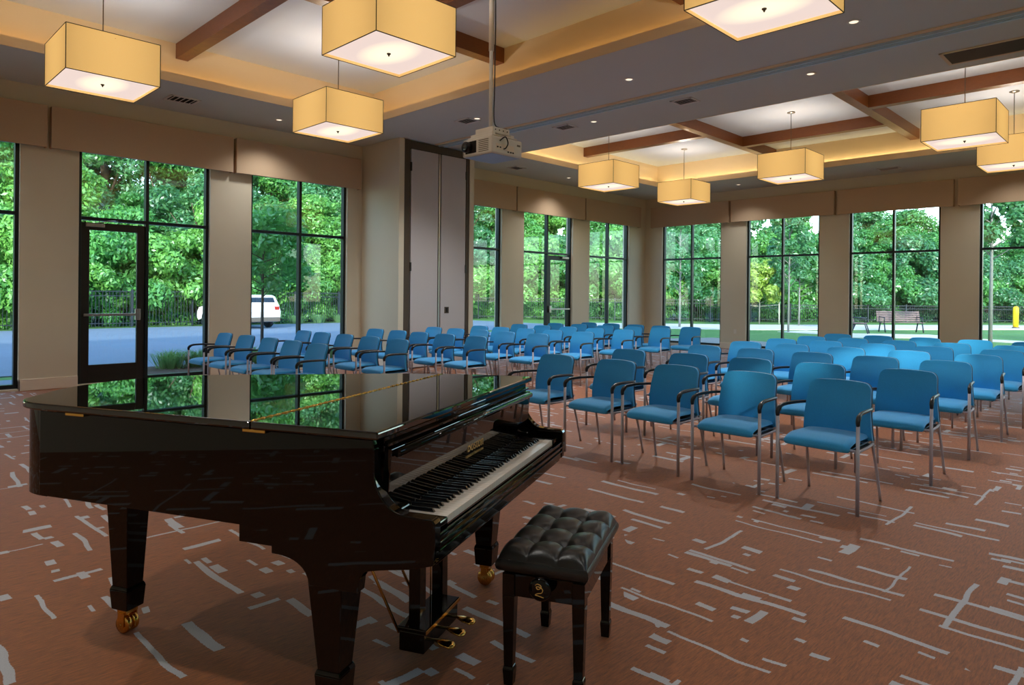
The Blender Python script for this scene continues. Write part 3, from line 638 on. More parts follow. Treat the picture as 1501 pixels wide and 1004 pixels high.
# tail bracket blocks under the rim
obj('brace', MB().obox((0.42, 1.0, 0.72), (0.03, 0.62, 0.035), Matrix.Rotation(-0.1, 3, 'Z')).obox((0.85, 0.85, 0.72), (0.03, 0.45, 0.035), Matrix.Rotation(0.35, 3, 'Z')), satin_black, piano)
obj('tail_block', MB().box(0.28, 0.60, 1.30, 1.60, 0.655, 0.70), piano_m, piano, bevel=0.004)
# arms with scrolled front
def arm_profile(te=0.56):
    p = [(-0.178, 0.640), (-0.184, 0.70), (-0.184, 0.765), (-0.176, 0.777), (-0.10, 0.779)]
    p += [(x, z) for x, z in catmull([(-0.10, .779), (-0.055, .786), (-0.02, .808), (0.008, .845), (0.022, .885), (0.024, .925)], 4)[1:]]
    p += [(0.024, 0.97), (0.03, 1.002), (te, 1.002), (te, 0.68), (0.532, 0.68), (0.532, 0.625), (0.402, 0.625), (0.402, 0.602)]
    p += [(x, z) for x, z in catmull([(0.402, .602), (0.36, .600), (0.315, .590), (0.28, .568), (0.262, .54), (0.256, .52)], 3)[1:]]
    p += [(0.078, 0.52), (0.072, 0.565), (0.055, 0.59), (0.0, 0.602), (-0.10, 0.618)]
    return p
for nm, u0, u1 in (('bass', 0.022, 0.066), ('treble', 1.484, 1.528)):
    obj('arm', MB().prism(arm_profile(1.46 if nm == 'bass' else 0.56), u0, u1, 'x'), piano_m, piano, bevel=0.004)
obj('case_front_block', MB().box(0.066, 1.484, 0.10, 0.56, 0.66, 0.70), satin_black, piano)
obj('keybed', MB().box(0.066, 1.484, -0.168, 0.30, 0.625, 0.665), piano_m, piano, bevel=0.003)
obj('keyslip', MB().box(0.066, 1.484, -0.176, -0.162, 0.640, 0.722).box(0.066, 1.484, -0.182, -0.17, 0.668, 0.676).box(0.066, 1.484, -0.184, -0.17, 0.690, 0.700).box(0.066, 1.484, -0.180, -0.16, 0.712, 0.722), piano_m, piano, bevel=0.002)
obj('key_block', MB().box(0.066, 0.160, -0.165, 0.02, 0.66, 0.748).box(0.066, 0.160, -0.03, 0.02, 0.748, 0.775), piano_m, piano, bevel=0.005)
obj('key_block', MB().box(1.390, 1.484, -0.165, 0.02, 0.66, 0.748).box(1.390, 1.484, -0.03, 0.02, 0.748, 0.775), piano_m, piano, bevel=0.005)
# fallboard (open, standing): mirror-like
fb = MB().prism([(0.004, 0.742), (-0.010, 0.93), (-0.012, 0.965), (0.012, 0.965), (0.03, 0.742)], 0.068, 1.482, 'x')
obj('fallboard', fb, fallb_m, piano, bevel=0.002)
obj('fallboard_roll', MB().tube([(0.09, -0.020, 0.950), (1.46, -0.020, 0.950)], 0.013, 14), piano_m, piano)
obj('front_rail', MB().box(0.066, 1.484, 0.012, 0.05, 0.955, 1.002).box(0.066, 1.484, -0.004, 0.03, 0.972, 0.984), piano_m, piano, bevel=0.003)
# keys
KU0, KP = 0.1625, 0.02355
wk = MB().box(0.0006, KP - 0.0006, -0.157, 0.0, 0.722, 0.745).mesh('white_key'); wk.materials.append(ivory_m)
bk = MB().add([(-.0055, -.105, .744), (.0055, -.105, .744), (.0055, .0, .744), (-.0055, .0, .744), (-.0045, -.096, .757), (.0045, -.096, .757), (.0045, .0, .757), (-.0045, .0, .757)], [(3, 2, 1, 0), (4, 5, 6, 7), (0, 1, 5, 4), (1, 2, 6, 5), (2, 3, 7, 6), (3, 0, 4, 7)]).mesh('black_key'); bk.materials.append(ebony_m)
for i in range(52):
    obj('white_key', wk, None, piano, loc=(KU0 + i * KP, 0, 0))
    nt_ = (i + 5) % 7   # 0=C ; key 0 is A (5)
    if nt_ in (0, 1, 3, 4, 5) and i < 51:
        off = {0: -.002, 1: .002, 3: -.003, 4: 0, 5: .003}[nt_]
        obj('black_key', bk, None, piano, loc=(KU0 + (i + 1) * KP + off, 0, 0))
obj('key_felt', MB().box(0.16, 1.39, -0.16, 0.0, 0.70, 0.721), mat('red_felt', srgb(90, 20, 20), 0.9, nscale=60, namt=0.1), piano)
# name in gold on the fallboard
fc = bpy.data.curves.new('fallboard_lettering', 'FONT'); fc.body = 'Boston'; fc.size = 0.060; fc.align_x = 'CENTER'; fc.extrude = 0.0004; fc.shear = 0.25
fo = bpy.data.objects.new('fallboard_lettering', fc); COL.objects.link(fo); fo.parent = piano; fc.materials.append(gold_m)
fo.matrix_local = Matrix.Translation((0.775, -0.0052, 0.822)) @ Matrix.Rotation(math.radians(86), 4, 'X')
fc2 = bpy.data.curves.new('small_lettering', 'FONT'); fc2.body = 'DESIGNED BY STEINWAY & SONS'; fc2.size = 0.012; fc2.align_x = 'CENTER'; fc2.extrude = 0.0003
f2 = bpy.data.objects.new('small_lettering', fc2); COL.objects.link(f2); f2.parent = piano; fc2.materials.append(gold_m)
f2.matrix_local = Matrix.Translation((0.775, -0.0036, 0.800)) @ Matrix.Rotation(math.radians(86), 4, 'X')
obj('key_tag', MB().box(1.335, 1.385, -0.150, -0.120, 0.7452, 0.7462), white_m, piano, label='small white paper tag lying on the top keys')
bpy.context.view_layer.update()
for f_ in (fo, f2):
    me = bpy.data.meshes.new_from_object(f_.evaluated_get(bpy.context.evaluated_depsgraph_get())); nm = f_.name; ml = f_.matrix_local.copy()
    bpy.data.objects.remove(f_); o = obj(nm, me, gold_m, piano); o.matrix_local = ml
# legs
def piano_leg(u, tt, ztop, big):
    lg = MB(); lg.taper(u, tt, 0.20, 0.082, ztop, big); lg.taper(u, tt, 0.105, 0.086, 0.19, 0.098); lg.taper(u, tt, 0.19, 0.098, 0.205, 0.086)
    lo = obj('leg', lg, piano_m, piano, bevel=0.003)
    cs = MB().box(u - 0.03, u + 0.03, tt - 0.025, tt + 0.025, 0.085, 0.105)
    for s_ in (-1, 1): cs.lathe([(0.010, -0.012), (0.034, -0.012), (0.038, -0.008), (0.038, 0.008), (0.034, 0.012), (0.010, 0.012)], (u + s_ * 0.017, tt, 0.038), 18, 'x')
    cs.box(u - 0.036, u - 0.031, tt - 0.016, tt + 0.016, 0.03, 0.09).box(u + 0.031, u + 0.036, tt - 0.016, tt + 0.016, 0.03, 0.09).tube([(u - 0.038, tt, 0.038), (u + 0.038, tt, 0.038)], 0.006, 8)
    obj('caster', cs, brass_m, lo, label='brass double-wheel caster')
piano_leg(0.15, 0.24, 0.62, 0.150); piano_leg(1.385, 0.18, 0.62, 0.150); piano_leg(0.40, 1.44, 0.66, 0.125)
# pedal lyre
ly = obj('lyre', MB().box(0.60, 0.93, 0.135, 0.245, 0.035, 0.115).box(0.60, 0.93, 0.125, 0.255, 0.112, 0.130), piano_m, piano, bevel=0.005)
for u0 in (0.635, 0.845): obj('lyre_post', MB().box(u0, u0 + 0.05, 0.17, 0.22, 0.13, 0.63), piano_m, ly)
obj('lyre_strip', MB().box(0.60, 0.93, 0.1235, 0.1255, 0.114, 0.128), brass_m, ly)
for u0 in (0.61, 0.80): obj('lyre_brace', MB().tube([(u0, 0.25, 0.10), (u0 - 0.04 + 0.3 * (u0 > .7) * 0, 0.52, 0.66)], 0.006, 8), brass_m, ly)
for u0 in (0.66, 0.765, 0.87):
    obj('pedal', MB().tube([(u0, 0.15, 0.068), (u0, 0.11, 0.070), (u0, 0.08, 0.066), (u0, 0.045, 0.062), (u0, 0.03, 0.058)], [0.010, 0.012, 0.026, 0.030, 0.016], 12, ry=0.30), brass_m, ly)
for u0 in (0.73, 0.79): obj('pedal_rod', MB().tube([(u0, 0.2, 0.13), (u0, 0.2, 0.63)], 0.003, 6), brass_m, ly)

# ================================================================== PIANO BENCH
BC = PO + Matrix.Rotation(PA, 3, 'Z') @ Vector((0.832, -0.358, 0))
bench = thing('piano_bench', 'black tufted leather piano bench with tapered legs beside the keyboard', 'bench', BC, PA)
hx, hy = 0.285, 0.168
btn = [(-0.15, -0.056), (-0.15, 0.056), (0.0, -0.056), (0.0, 0.056), (0.15, -0.056), (0.15, 0.056)]
def tuft(u, v):
    x = (u * 2 - 1) * hx; y = (v * 2 - 1) * hy
    ex = min(1, (hx - abs(x)) / 0.05); ey = min(1, (hy - abs(y)) / 0.05); edge = math.sqrt(max(0, 1 - (1 - ex) ** 2)) * math.sqrt(max(0, 1 - (1 - ey) ** 2))
    gx = [-hx - 0.02, -0.15, 0.0, 0.15, hx + 0.02]; gy = [-hy - 0.02, -0.056, 0.056, hy + 0.02]
    def cell(q, g):
        for a_, b_ in zip(g, g[1:]):
            if q <= b_: return (q - a_) / (b_ - a_)
        return 1.0
    pf = (max(0.0, math.sin(PI * cell(x, gx))) ** 0.5) * (max(0.0, math.sin(PI * cell(y, gy))) ** 0.5)
    d = 0
    for bx_, by_ in btn: d = max(d, 0.020 * math.exp(-((x - bx_) ** 2 + (y - by_) ** 2) / (2 * 0.016 ** 2)))
    return (x, y, 0.477 + 0.034 * edge + 0.020 * pf * min(1, edge + 0.15) - d * edge)
cu = MB().grid(tuft, 120, 78)
rr = []
for i in range(48):
    a = 2 * PI * i / 48; x = hx * max(-1, min(1, math.cos(a) * 1.35)); y = hy * max(-1, min(1, math.sin(a) * 1.35)); rr.append((x, y))
cs_ = obj('cushion', cu, leather_m, bench)
side = MB(); prof = [(0.0, 0.478), (0.006, 0.468), (0.008, 0.455), (0.004, 0.442), (-0.004, 0.434)]
N = 56
def sq(u, off):
    a = u * 4; k = int(a) % 4; f_ = a - int(a); c_ = [(-hx, -hy), (hx, -hy), (hx, hy), (-hx, hy)]
    p0 = Vector(c_[k]); p1 = Vector(c_[(k + 1) % 4]); p = p0.lerp(p1, f_); cx_, cy_ = hx + off, hy + off
    return (p.x / hx * cx_, p.y / hy * cy_)
side.grid(lambda u, v: (*sq(u, prof[round(v * 4)][0]), prof[round(v * 4)][1]), N, 4)
obj('cushion_side', side, leather_m, bench)
for bx_, by_ in btn: obj('button', MB().lathe([(0.009, 0.0), (0.008, 0.003), (0.003, 0.005)], (bx_, by_, 0.490), 10), leather_m, bench)
obj('lift_plate', MB().box(-0.25, 0.25, -0.155, 0.155, 0.424, 0.436), grey_metal, bench)
ax, ay = 0.262, 0.155
obj('apron', MB().box(-ax + 0.01, ax - 0.01, -ay + 0.006, -ay + 0.024, 0.335, 0.42).box(-ax + 0.01, ax - 0.01, ay - 0.024, ay - 0.006, 0.335, 0.42).box(-ax + 0.006, -ax + 0.024, -ay + 0.02, ay - 0.02, 0.335, 0.42).box(ax - 0.024, ax - 0.006, -ay + 0.02, ay - 0.02, 0.335, 0.42), piano_m, bench, bevel=0.003)
for sx in (-1, 1):
    for sy in (-1, 1):
        cx_, cy_ = sx * (ax - 0.022), sy * (ay - 0.022)
        obj('leg', MB().taper(cx_, cy_, 0.07, 0.034, 0.335, 0.047).taper(cx_, cy_, 0.335, 0.047, 0.418, 0.047).taper(cx_, cy_, 0.0, 0.034, 0.06, 0.042).taper(cx_, cy_, 0.06, 0.042, 0.072, 0.034), piano_m, bench, bevel=0.002)
for sx in (-1, 1):
    kn = obj('crank_knob', MB().lathe([(0.012, 0.0), (0.012, sx * 0.03), (0.040, sx * 0.032), (0.042, sx * 0.042), (0.036, sx * 0.047)], (sx * (ax - 0.006), 0.0, 0.392), 24, 'x'), piano_m, bench)
    x_ = sx * (ax - 0.006 + 0.0485)
    lp = catmull([(x_, -0.016 * sx, 0.408), (x_, -0.008 * sx, 0.414), (x_, 0.004 * sx, 0.410), (x_, 0.006 * sx, 0.402), (x_, -0.006 * sx, 0.395), (x_, -0.012 * sx, 0.403), (x_, 0.0, 0.404), (x_, 0.012 * sx, 0.396), (x_, 0.008 * sx, 0.384), (x_, -0.006 * sx, 0.380), (x_, -0.016 * sx, 0.374), (x_, -0.004 * sx, 0.372), (x_, 0.016 * sx, 0.368)], 4)
    obj('gold_emblem', MB().tube(lp, 0.0016, 6), gold_m, kn)

# ================================================================== CHAIRS
def make_chair():
    t = thing('armchair', '', 'chair')
    # seat cushion: closed rounded slab with a waterfall front
    def seat_pt(u, v):   # u across, v round the section (top front to back, then underneath)
        x = u * 2 - 1; side = math.sqrt(max(0.0, 1 - abs(x) ** 9))
        a = v * 2 * PI; ca, sa = math.cos(a), math.sin(a); ex = 0.42
        yy = -math.copysign(abs(ca) ** ex, ca); zz = math.copysign(abs(sa) ** 0.6, sa)
        f_ = (yy + 1) / 2; th = (0.036 if f_ > 0.25 else 0.036 + 0.006 * (0.25 - f_) * 4) * (0.35 + 0.65 * side)
        w0 = 0.247 - 0.012 * f_ - 0.02 * (1 - side)
        zc = 0.452 - 0.020 * max(0, 0.22 - f_) / 0.22 + 0.006 * (1 - x * x) * (zz > 0)
        return (x * w0, -0.045 + yy * 0.232 * (0.94 + 0.06 * side), zc + zz * th)
    obj('seat', MB().grid(seat_pt, 16, 36), blue_m, t)
    # backrest: curved pad, leaning back towards the top
    zb0, zb1 = 0.445, 0.842
    def bw(v):
        w_ = 0.243 - 0.030 * v
        return w_
    def by(v): return 0.150 + 0.045 * v * v - 0.03 * math.sin(PI * min(1, v * 1.15)) * 0.6
    def face(u, v, off, sc_=1.0):
        x = u * 2 - 1
        # round the upper corners
        r_ = 0.055; w_ = bw(v); H = zb1 - zb0; dz = (1 - v) * H
        if dz < r_: w_ = w_ - r_ + math.sqrt(max(0, r_ * r_ - (r_ - dz) ** 2))
        X = x * w_ * sc_
        return (X, by(v) + off - 0.035 * (X / 0.24) ** 2, zb0 + H * v + 0.006 * (1 - x * x) * v)
    vs = [0, .1, .25, .4, .55, .7, .82, .88, .92, .95, .975, .99, 1.0]
    def pad(th0, th1, sc_):
        m_ = MB(); nu = 12; nv = len(vs) - 1
        def g(off): return lambda u, v: face(u, vs[round(v * nv)], off, sc_)
        m_.grid(g(th0), nu, nv); m_.grid(g(th1), nu, nv)
        for uu in (0, 1): m_.grid(lambda u, v, uu=uu: face(uu, vs[round(v * nv)], th0 + (th1 - th0) * u, sc_), 1, nv)
        for vv in (0, 1): m_.grid(lambda u, v, vv=vv: face(u, vv, th0 + (th1 - th0) * v, sc_), nu, 1)
        return m_
    obj('backrest', pad(-0.012, 0.014, 1.0), blue_m, t)
    obj('back_shell', pad(0.0145, 0.027, 1.012), shell_m, t)
    fx, fy, rx, ry_ = 0.275, -0.255, 0.255, 0.235
    for s_ in (-1, 1):
        obj('leg', MB().tube([(s_ * fx, fy, 0.0), (s_ * fx, fy, 0.625)], 0.0125, 8), leg_m, t)
        obj('leg', MB().tube(catmull([(s_ * rx, ry_ + 0.005, 0.0), (s_ * (rx - 0.01), 0.19, 0.22), (s_ * (rx - 0.02), 0.14, 0.41), (s_ * (rx - 0.02), 0.155, 0.47)], 3), 0.0105, 8), leg_m, t)
        ap = catmull([(s_ * fx, fy, 0.60), (s_ * fx, fy - 0.002, 0.63), (s_ * (fx - 0.002), fy + 0.022, 0.655), (s_ * (fx - 0.006), fy + 0.07, 0.672), (s_ * (fx - 0.014), fy + 0.20, 0.675), (s_ * (fx - 0.03), fy + 0.34, 0.670), (s_ * (fx - 0.045), 0.125, 0.668)], 3)
        nn = len(ap); rs = [0.016 + 0.004 * min(1, i / 4) if i < 7 else 0.0195 - 0.010 * (i / nn) for i in range(nn)]
        am = obj('armrest', MB().tube(ap, rs, 8, ry=0.8), arm_m, t)
        obj('arm_bracket', MB().tube([(s_ * (fx - 0.044), 0.115, 0.668), (s_ * (fx - 0.055), 0.155, 0.668)], 0.009, 6), grey_metal, am)
    fr = MB()
    for s_ in (-1, 1): fr.tube([(s_ * fx, fy, 0.424), (s_ * (fx - 0.02), 0.0, 0.42), (s_ * (rx - 0.02), 0.145, 0.42)], 0.009, 8)
    fr.tube([(-fx, fy + 0.05, 0.418), (fx, fy + 0.05, 0.418)], 0.009, 8).tube([(-rx + 0.02, 0.14, 0.415), (rx - 0.02, 0.14, 0.415)], 0.009, 8)
    obj('seat_frame', fr, leg_m, t)
    obj('seat_pan', MB().box(-0.225, 0.225, -0.20, 0.16, 0.405, 0.418), black_pl, t, bevel=0.004)
    return t
chair0 = make_chair()
RB = [(5.14, [-4.56, -3.83, -3.18, -2.50, -1.81]), (6.33, [-4.50, -3.74, -3.06, -2.39, -1.67]), (7.58, [-4.26, -3.60, -2.94, -2.29, -1.66]), (8.73, [-4.27, -3.64, -2.97, -2.28, -1.60]),
      (9.78, [-4.22, -3.59, -2.92, -2.27, -1.56]), (10.82, [-4.19, -3.57, -2.94, -2.28, -1.60]), (11.93, [-4.18, -3.55, -2.88, -2.22, -1.56])]
LB = [(4.10, [-10.20, -9.48, -8.76, -8.07, -7.40]), (5.35, [-10.16, -9.55, -8.88, -8.20, -7.50]), (6.60, [-9.98, -9.32, -8.71, -8.05, -7.35]), (7.84, [-9.91, -9.27, -8.64, -7.98, -7.25]),
      (8.87, [-9.80, -9.18, -8.53, -7.87, -7.18]), (10.10, [-9.90, -9.23, -8.54, -7.88, -7.22]), (11.21, [-9.86, -9.18, -8.48, -7.80, -7.15]), (12.10, [-9.64, -9.01, -8.36, -7.72, -7.02])]
rown = ['front', 'second', 'third', 'fourth', 'fifth', 'sixth', 'seventh', 'last']
posn = ['on the aisle', 'second from the aisle', 'third from the aisle', 'fourth from the aisle']
first = True
def place(x, y, rz, lab, grp):
    global first
    if first: first = False; o = chair0; o.location = (x, y, 0); o.rotation_euler = (0, 0, rz); o['label'] = lab; o['group'] = grp; return
    dup(chair0, (x, y, 0), rz, lab, grp)
for i, (y, xs) in enumerate(RB):
    for j, x in enumerate(xs):
        r = 'rearmost' if i == len(RB) - 1 else rown[i]
        p_ = posn[j] if j < 4 else 'at the right end'
        place(x, y + random.uniform(-.015, .015), random.uniform(-0.03, 0.03) - 0.03 * (i == 0 and j == 4), f'blue armchair in the right block, {r} row, {p_}', 'blue armchairs in the right block')
for i, (y, xs) in enumerate(LB):
    for j, x in enumerate(xs):
        k = 4 - j; p_ = posn[k] if k < 4 else 'at the window end'
        place(x, y + 0.03 * (2 - j) * 0.5 + random.uniform(-.015, .015), random.uniform(-0.03, 0.03), f'blue armchair in the left block, {rown[i]} row, {p_}', 'blue armchairs in the left block')

# ================================================================== OUTDOORS
ZG = -0.06
struct('ground', MB().box(-140, 90, -70, 150, -0.5, ZG - 0.03), lawn_m, 'green lawn round the building')
struct('driveway', MB().box(-31.6, -14.9, -30, 19.5, -0.4, ZG - 0.01).box(-31.2, -21.5, 19.5, 27.5, -0.4, ZG - 0.012), concrete_m, 'pale concrete driveway beyond the left windows')
struct('patio_walk', MB().box(-14.2, -12.25, -30, 4.2, -0.4, ZG - 0.005).box(-14.2, -12.25, 12.2, 19.3, -0.4, ZG - 0.005), concrete_m, 'concrete walk outside the left wall')
struct('planting_bed', MB().box(-14.9, -12.25, 4.25, 12.15, -0.4, ZG), mulch_m, 'mulched planting bed outside the left windows')
struct('gravel_strip', MB().prism([(-14.2, 19.35), (2.5, 18.4), (2.5, 19.4), (-6, 21.5), (-12.5, 23.4)], -0.4, ZG), gravel_m, 'gravel strip outside the far wall')
struct('footpath', MB().prism([(-21.0, 24.8), (-17.7, 28.5), (-14.6, 30.7), (-5.9, 43.3), (4, 60), (2, 64), (-6.9, 50.6), (-17.5, 36.5), (-20.8, 33.4), (-25, 30)], -0.4, ZG - 0.01), path_m, 'pale concrete footpath beyond the lawn')
struct('side_path', MB().prism([(-13.0, 30.2), (-10.3, 29.6), (-9.4, 28.2), (-6.9, 30.5), (-5.3, 30.0), (-3.0, 29.5), (-3.0, 31.0), (-5.6, 31.6), (-7.8, 33.4), (-10.2, 31.6), (-12.6, 32.4)], -0.4, ZG - 0.012), path_m, 'pale curved path before the bench')

# fences
def fence(p0, p1, h, lab, n_post=6, step=0.13):
    t = thing('picket_fence', lab, 'fence', (p0[0], p0[1], ZG)); dx, dy = p1[0] - p0[0], p1[1] - p0[1]; L_ = math.hypot(dx, dy); t.rotation_euler = (0, 0, math.atan2(dy, dx))
    m_ = MB(); k = int(L_ / step)
    for i in range(k): m_.box(i * step, i * step + 0.02, -0.01, 0.01, 0.02, h)
    obj('pickets', m_, fence_m, t, kind='stuff')
    for z in (0.15, h - 0.25, h - 0.06): obj('rail', MB().box(0, L_, -0.02, 0.02, z, z + 0.035), fence_m, t)
    n_ = int(L_ / 2.4)
    for i in range(n_ + 1): obj('post', MB().box(i * L_ / n_ - 0.035, i * L_ / n_ + 0.035, -0.035, 0.035, 0, h + 0.05), fence_m, t)
fence((-32.4, -8), (-32.0, 29.5), 1.56, 'black picket fence along the driveway beyond the left windows')
fence((-32.0, 29.5), (-20.5, 38.0), 1.36, 'black picket fence before the hedge at the far left corner')
fence((-20.5, 38.0), (-3.0, 60.5), 1.1, 'dark picket fence behind the bench and footpath')

# foliage meshes
def blob_leaves(blobs, n, size, seed, flat=0.75, down=0.0):
    rd = random.Random(seed); vs = []; fs = []
    wts = [r ** 2 for (_, _, _, r) in blobs]; tot = sum(wts)
    for k, (bx_, by_, bz_, r) in enumerate(blobs):
        m = int(n * wts[k] / tot)
        for i in range(m):
            z = rd.uniform(-1, 1); a = rd.uniform(0, 2 * PI); q = math.sqrt(1 - z * z); rr_ = r * (rd.uniform(0.5, 1.2))
            nrm = Vector((q * math.cos(a), q * math.sin(a), z)); c = Vector((bx_, by_, bz_)) + Vector((nrm.x, nrm.y, nrm.z * flat)) * rr_
            nn = (nrm + Vector((rd.gauss(0, .5), rd.gauss(0, .5), rd.gauss(0.25, .5)))).normalized()
            u = nn.orthogonal().normalized(); u = Matrix.Rotation(rd.uniform(0, 2 * PI), 3, nn) @ u; v = nn.cross(u); s = size * rd.uniform(0.6, 1.4)
            o = len(vs); vs += [tuple(c - u * s), tuple(c - v * s * 0.45), tuple(c + u * s), tuple(c + v * s * 0.45)]; fs.append((o, o + 1, o + 2, o + 3))
    me = bpy.data.meshes.new('foliage'); me.from_pydata(vs, [], fs); me.update(); return me
def crown(seed, nb=95, rx=2.2, rz=3.4, z0=3.6, tall=False, n=46000, size=0.10):
    rd = random.Random(seed); bl = []
    for i in range(nb):
        z = rd.uniform(-1, 1); a = rd.uniform(0, 2 * PI); q = math.sqrt(max(0.05, 1 - z * z)) * (1 - 0.35 * z if tall else 1); k = rd.uniform(0.25, 1.0)
        bl.append((rx * q * math.cos(a) * k, rx * q * math.sin(a) * k, z0 + rz * z * rd.uniform(.8, 1.05), rd.uniform(0.5, 1.05) * rx * 0.27))
    return blob_leaves(bl, n, size, seed)
crowns = [crown(11), crown(12, rx=2.6, rz=3.2), crown(13, rx=1.9, rz=4.0, z0=4.0, tall=True), crown(14, rx=2.4, rz=3.6, tall=True)]
bushes = [crown(21, nb=60, rx=1.9, rz=1.5, z0=1.4, n=24000, size=0.085), crown(22, nb=66, rx=2.2, rz=1.9, z0=1.7, n=26000, size=0.09)]
big_crowns = [crown(31, rx=2.3, rz=3.5, z0=3.7, n=70000, size=0.062), crown(32, rx=2.2, rz=3.8, z0=3.9, tall=True, n=70000, size=0.062)]
for me_ in crowns + bushes + big_crowns: me_.materials.append(leafA)
def leafy(me, leaf, parent):
    o = obj('foliage', me, None, parent, kind='stuff'); o.material_slots[0].link = 'OBJECT'; o.material_slots[0].material = leaf; return o
trunk_me = MB().tube([(0, 0, -0.1), (0.05, 0.02, 1.5), (-0.04, 0.05, 3.2), (0.03, 0, 5.6)], [0.20, 0.16, 0.12, 0.05], 8)
for i in range(6):
    a = i * 1.05; trunk_me.tube([(0, 0, 2.0 + i * 0.4), (math.cos(a) * 0.8, math.sin(a) * 0.8, 3.0 + i * 0.4), (math.cos(a) * 1.3, math.sin(a) * 1.3, 3.9 + i * 0.4)], [0.045, 0.03, 0.012], 5)
trunk_me = trunk_me.mesh('trunk'); trunk_me.materials.append(bark_m)
bush_trunk = MB().tube([(0, 0, -0.1), (0.1, 0.05, 1.2)], [0.08, 0.03], 6)
for i in range(5):
    a = i * 1.3; bush_trunk.tube([(0, 0, 0.1), (math.cos(a) * 0.6, math.sin(a) * 0.6, 1.4)], [0.05, 0.02], 5)
bush_trunk = bush_trunk.mesh('stem'); bush_trunk.materials.append(bark_m)
rt = random.Random(5)
def tree(x, y, s, sz, crown_me, leaf, lab, grp, name='tree', tr=None, cat='tree'):
    t = thing(name, lab, cat, (x, y, ZG), rt.uniform(0, 6.28), grp); t.scale = (s * 1.12, s * 1.12, s * sz)
    obj('trunk' if tr is None else 'stems', tr or trunk_me, None, t)
    leafy(crown_me, leaf, t)
G1 = 'bushes along the left fence'; G2 = 'trees of the left woods'; G3 = 'bushes behind the far fence'; G4 = 'trees of the far woods'
for i in range(17):
    y = -6 + i * 2.25; tree(-34.2 + rt.uniform(-.5, .5), y, rt.uniform(.95, 1.3), rt.uniform(1.0, 1.35), bushes[i % 2], [leafB, leafA, leafB][i % 3], 'leafy green bush behind the driveway fence', G1, 'bush', bush_trunk, 'bush')
for i in range(13):
    y = -8 + i * 3.2; tree(-37.5 + rt.uniform(-.8, .8), y, rt.uniform(.85, 1.1), rt.uniform(0.9, 1.1), crowns[i % 4], [leafA, leafB, leafA, leafC][i % 4], 'tall green tree in the woods behind the driveway fence', G2)
for i in range(12):
    y = -9 + i * 3.4; tree(-43.5 + rt.uniform(-1, 1), y, rt.uniform(1.6, 1.9), rt.uniform(1.05, 1.2), big_crowns[i % 2], [leafA, leafC][i % 2], 'tall green tree in the woods behind the driveway fence', G2)
P = [Vector((-32.5, 31.5)), Vector((-21.0, 40.0)), Vector((-3.0, 63.0)), Vector((6, 74))]
def along(P, step, off):
    out = []; carry = 0
    for a_, b_ in zip(P, P[1:]):
        d = (b_ - a_); L_ = d.length; d.normalize(); nrm = Vector((-d.y, d.x)); s = carry
        while s < L_: out.append(a_ + d * s + nrm * off); s += step
        carry = s - L_
    return out
for i, q in enumerate(along(P, 2.6, 1.2)):
    tree(q.x, q.y, rt.uniform(1.0, 1.35), rt.uniform(1.0, 1.3), bushes[i % 2], [leafB, leafB, leafA][i % 3] if q.y < 44 else [leafA, leafC][i % 2], 'leafy green bush behind the far picket fence', G3, 'bush', bush_trunk, 'bush')
for i, q in enumerate(along(P, 3.6, 4.5)):
    tree(q.x + rt.uniform(-.6, .6), q.y + rt.uniform(-.6, .6), rt.uniform(.75, 1.0), rt.uniform(0.85, 1.05), crowns[i % 4], [leafA, leafC, leafA][i % 3], 'green tree in the woods behind the far fence', G4)
for i, q in enumerate(along(P, 5.0, 10)):
    tree(q.x + rt.uniform(-1, 1), q.y + rt.uniform(-1, 1), rt.uniform(1.12, 1.36), rt.uniform(0.95, 1.15), crowns[(i + 2) % 4], [leafC, leafA][i % 2], 'green tree in the woods behind the far fence', G4)
for i in range(7):
    tree(-35.5 - (i % 2) * 3.2, 26 + i * 2.3, rt.uniform(1.1, 1.3), rt.uniform(.95, 1.1), crowns[i % 4], [leafB, leafA, leafC][i % 3], 'tall green tree where the left woods meet the far woods', 'trees at the corner of the woods')
# unseen trees added right of the hall to screen the low sun from the windows
for i in range(24):
    tree(15 + (i // 12) * 3.2 + rt.uniform(-.6, .6), -22 + (i % 12) * 3.6, rt.uniform(1.2, 1.35), 1.0, crowns[i % 4], leafA, 'added sun-screen tree outside the right wall', 'added sun-screen trees outside the right wall')

# young trees
def young_tree(x, y, h, w_, leaf, lab, bark=pale_bark, n=2600, size=0.10, r=0.05, zlow=0.35, nb=22):
    t = thing('young_tree', lab, 'tree', (x, y, ZG)); rd = random.Random(int(abs(x * 100)))
    m_ = MB().tube([(0, 0, -0.05), (0.02, 0, h * 0.5), (0, 0.02, h * 0.92)], [r, r * 0.7, r * 0.2], 8)
    bl = []
    for i in range(nb):
        z = h * (zlow + (0.95 - zlow) * i / nb); a = i * 2.4; k = w_ * (1.0 - 0.75 * max(0, (z / h - zlow - 0.2)) / (1 - zlow)) * rd.uniform(0.5, 1)
        q = (math.cos(a) * k, math.sin(a) * k, z + 0.1 * h); m_.tube([(0, 0, z), (q[0] * .6, q[1] * .6, z + 0.06 * h), q], [r * 0.35, r * 0.2, r * 0.08], 5); bl.append((*q, rd.uniform(0.2, 0.38) * w_))
    obj('trunk', m_, bark, t); me = blob_leaves(bl, n, size, int(abs(y * 10))); me.materials.append(leaf); obj('foliage', me, None, t, kind='stuff')
    return t
yt = young_tree(-17.39, 37.9, 3.3, 1.25, leafY, 'small bright green staked tree, left one outside the young tree window', n=6500, size=0.12)
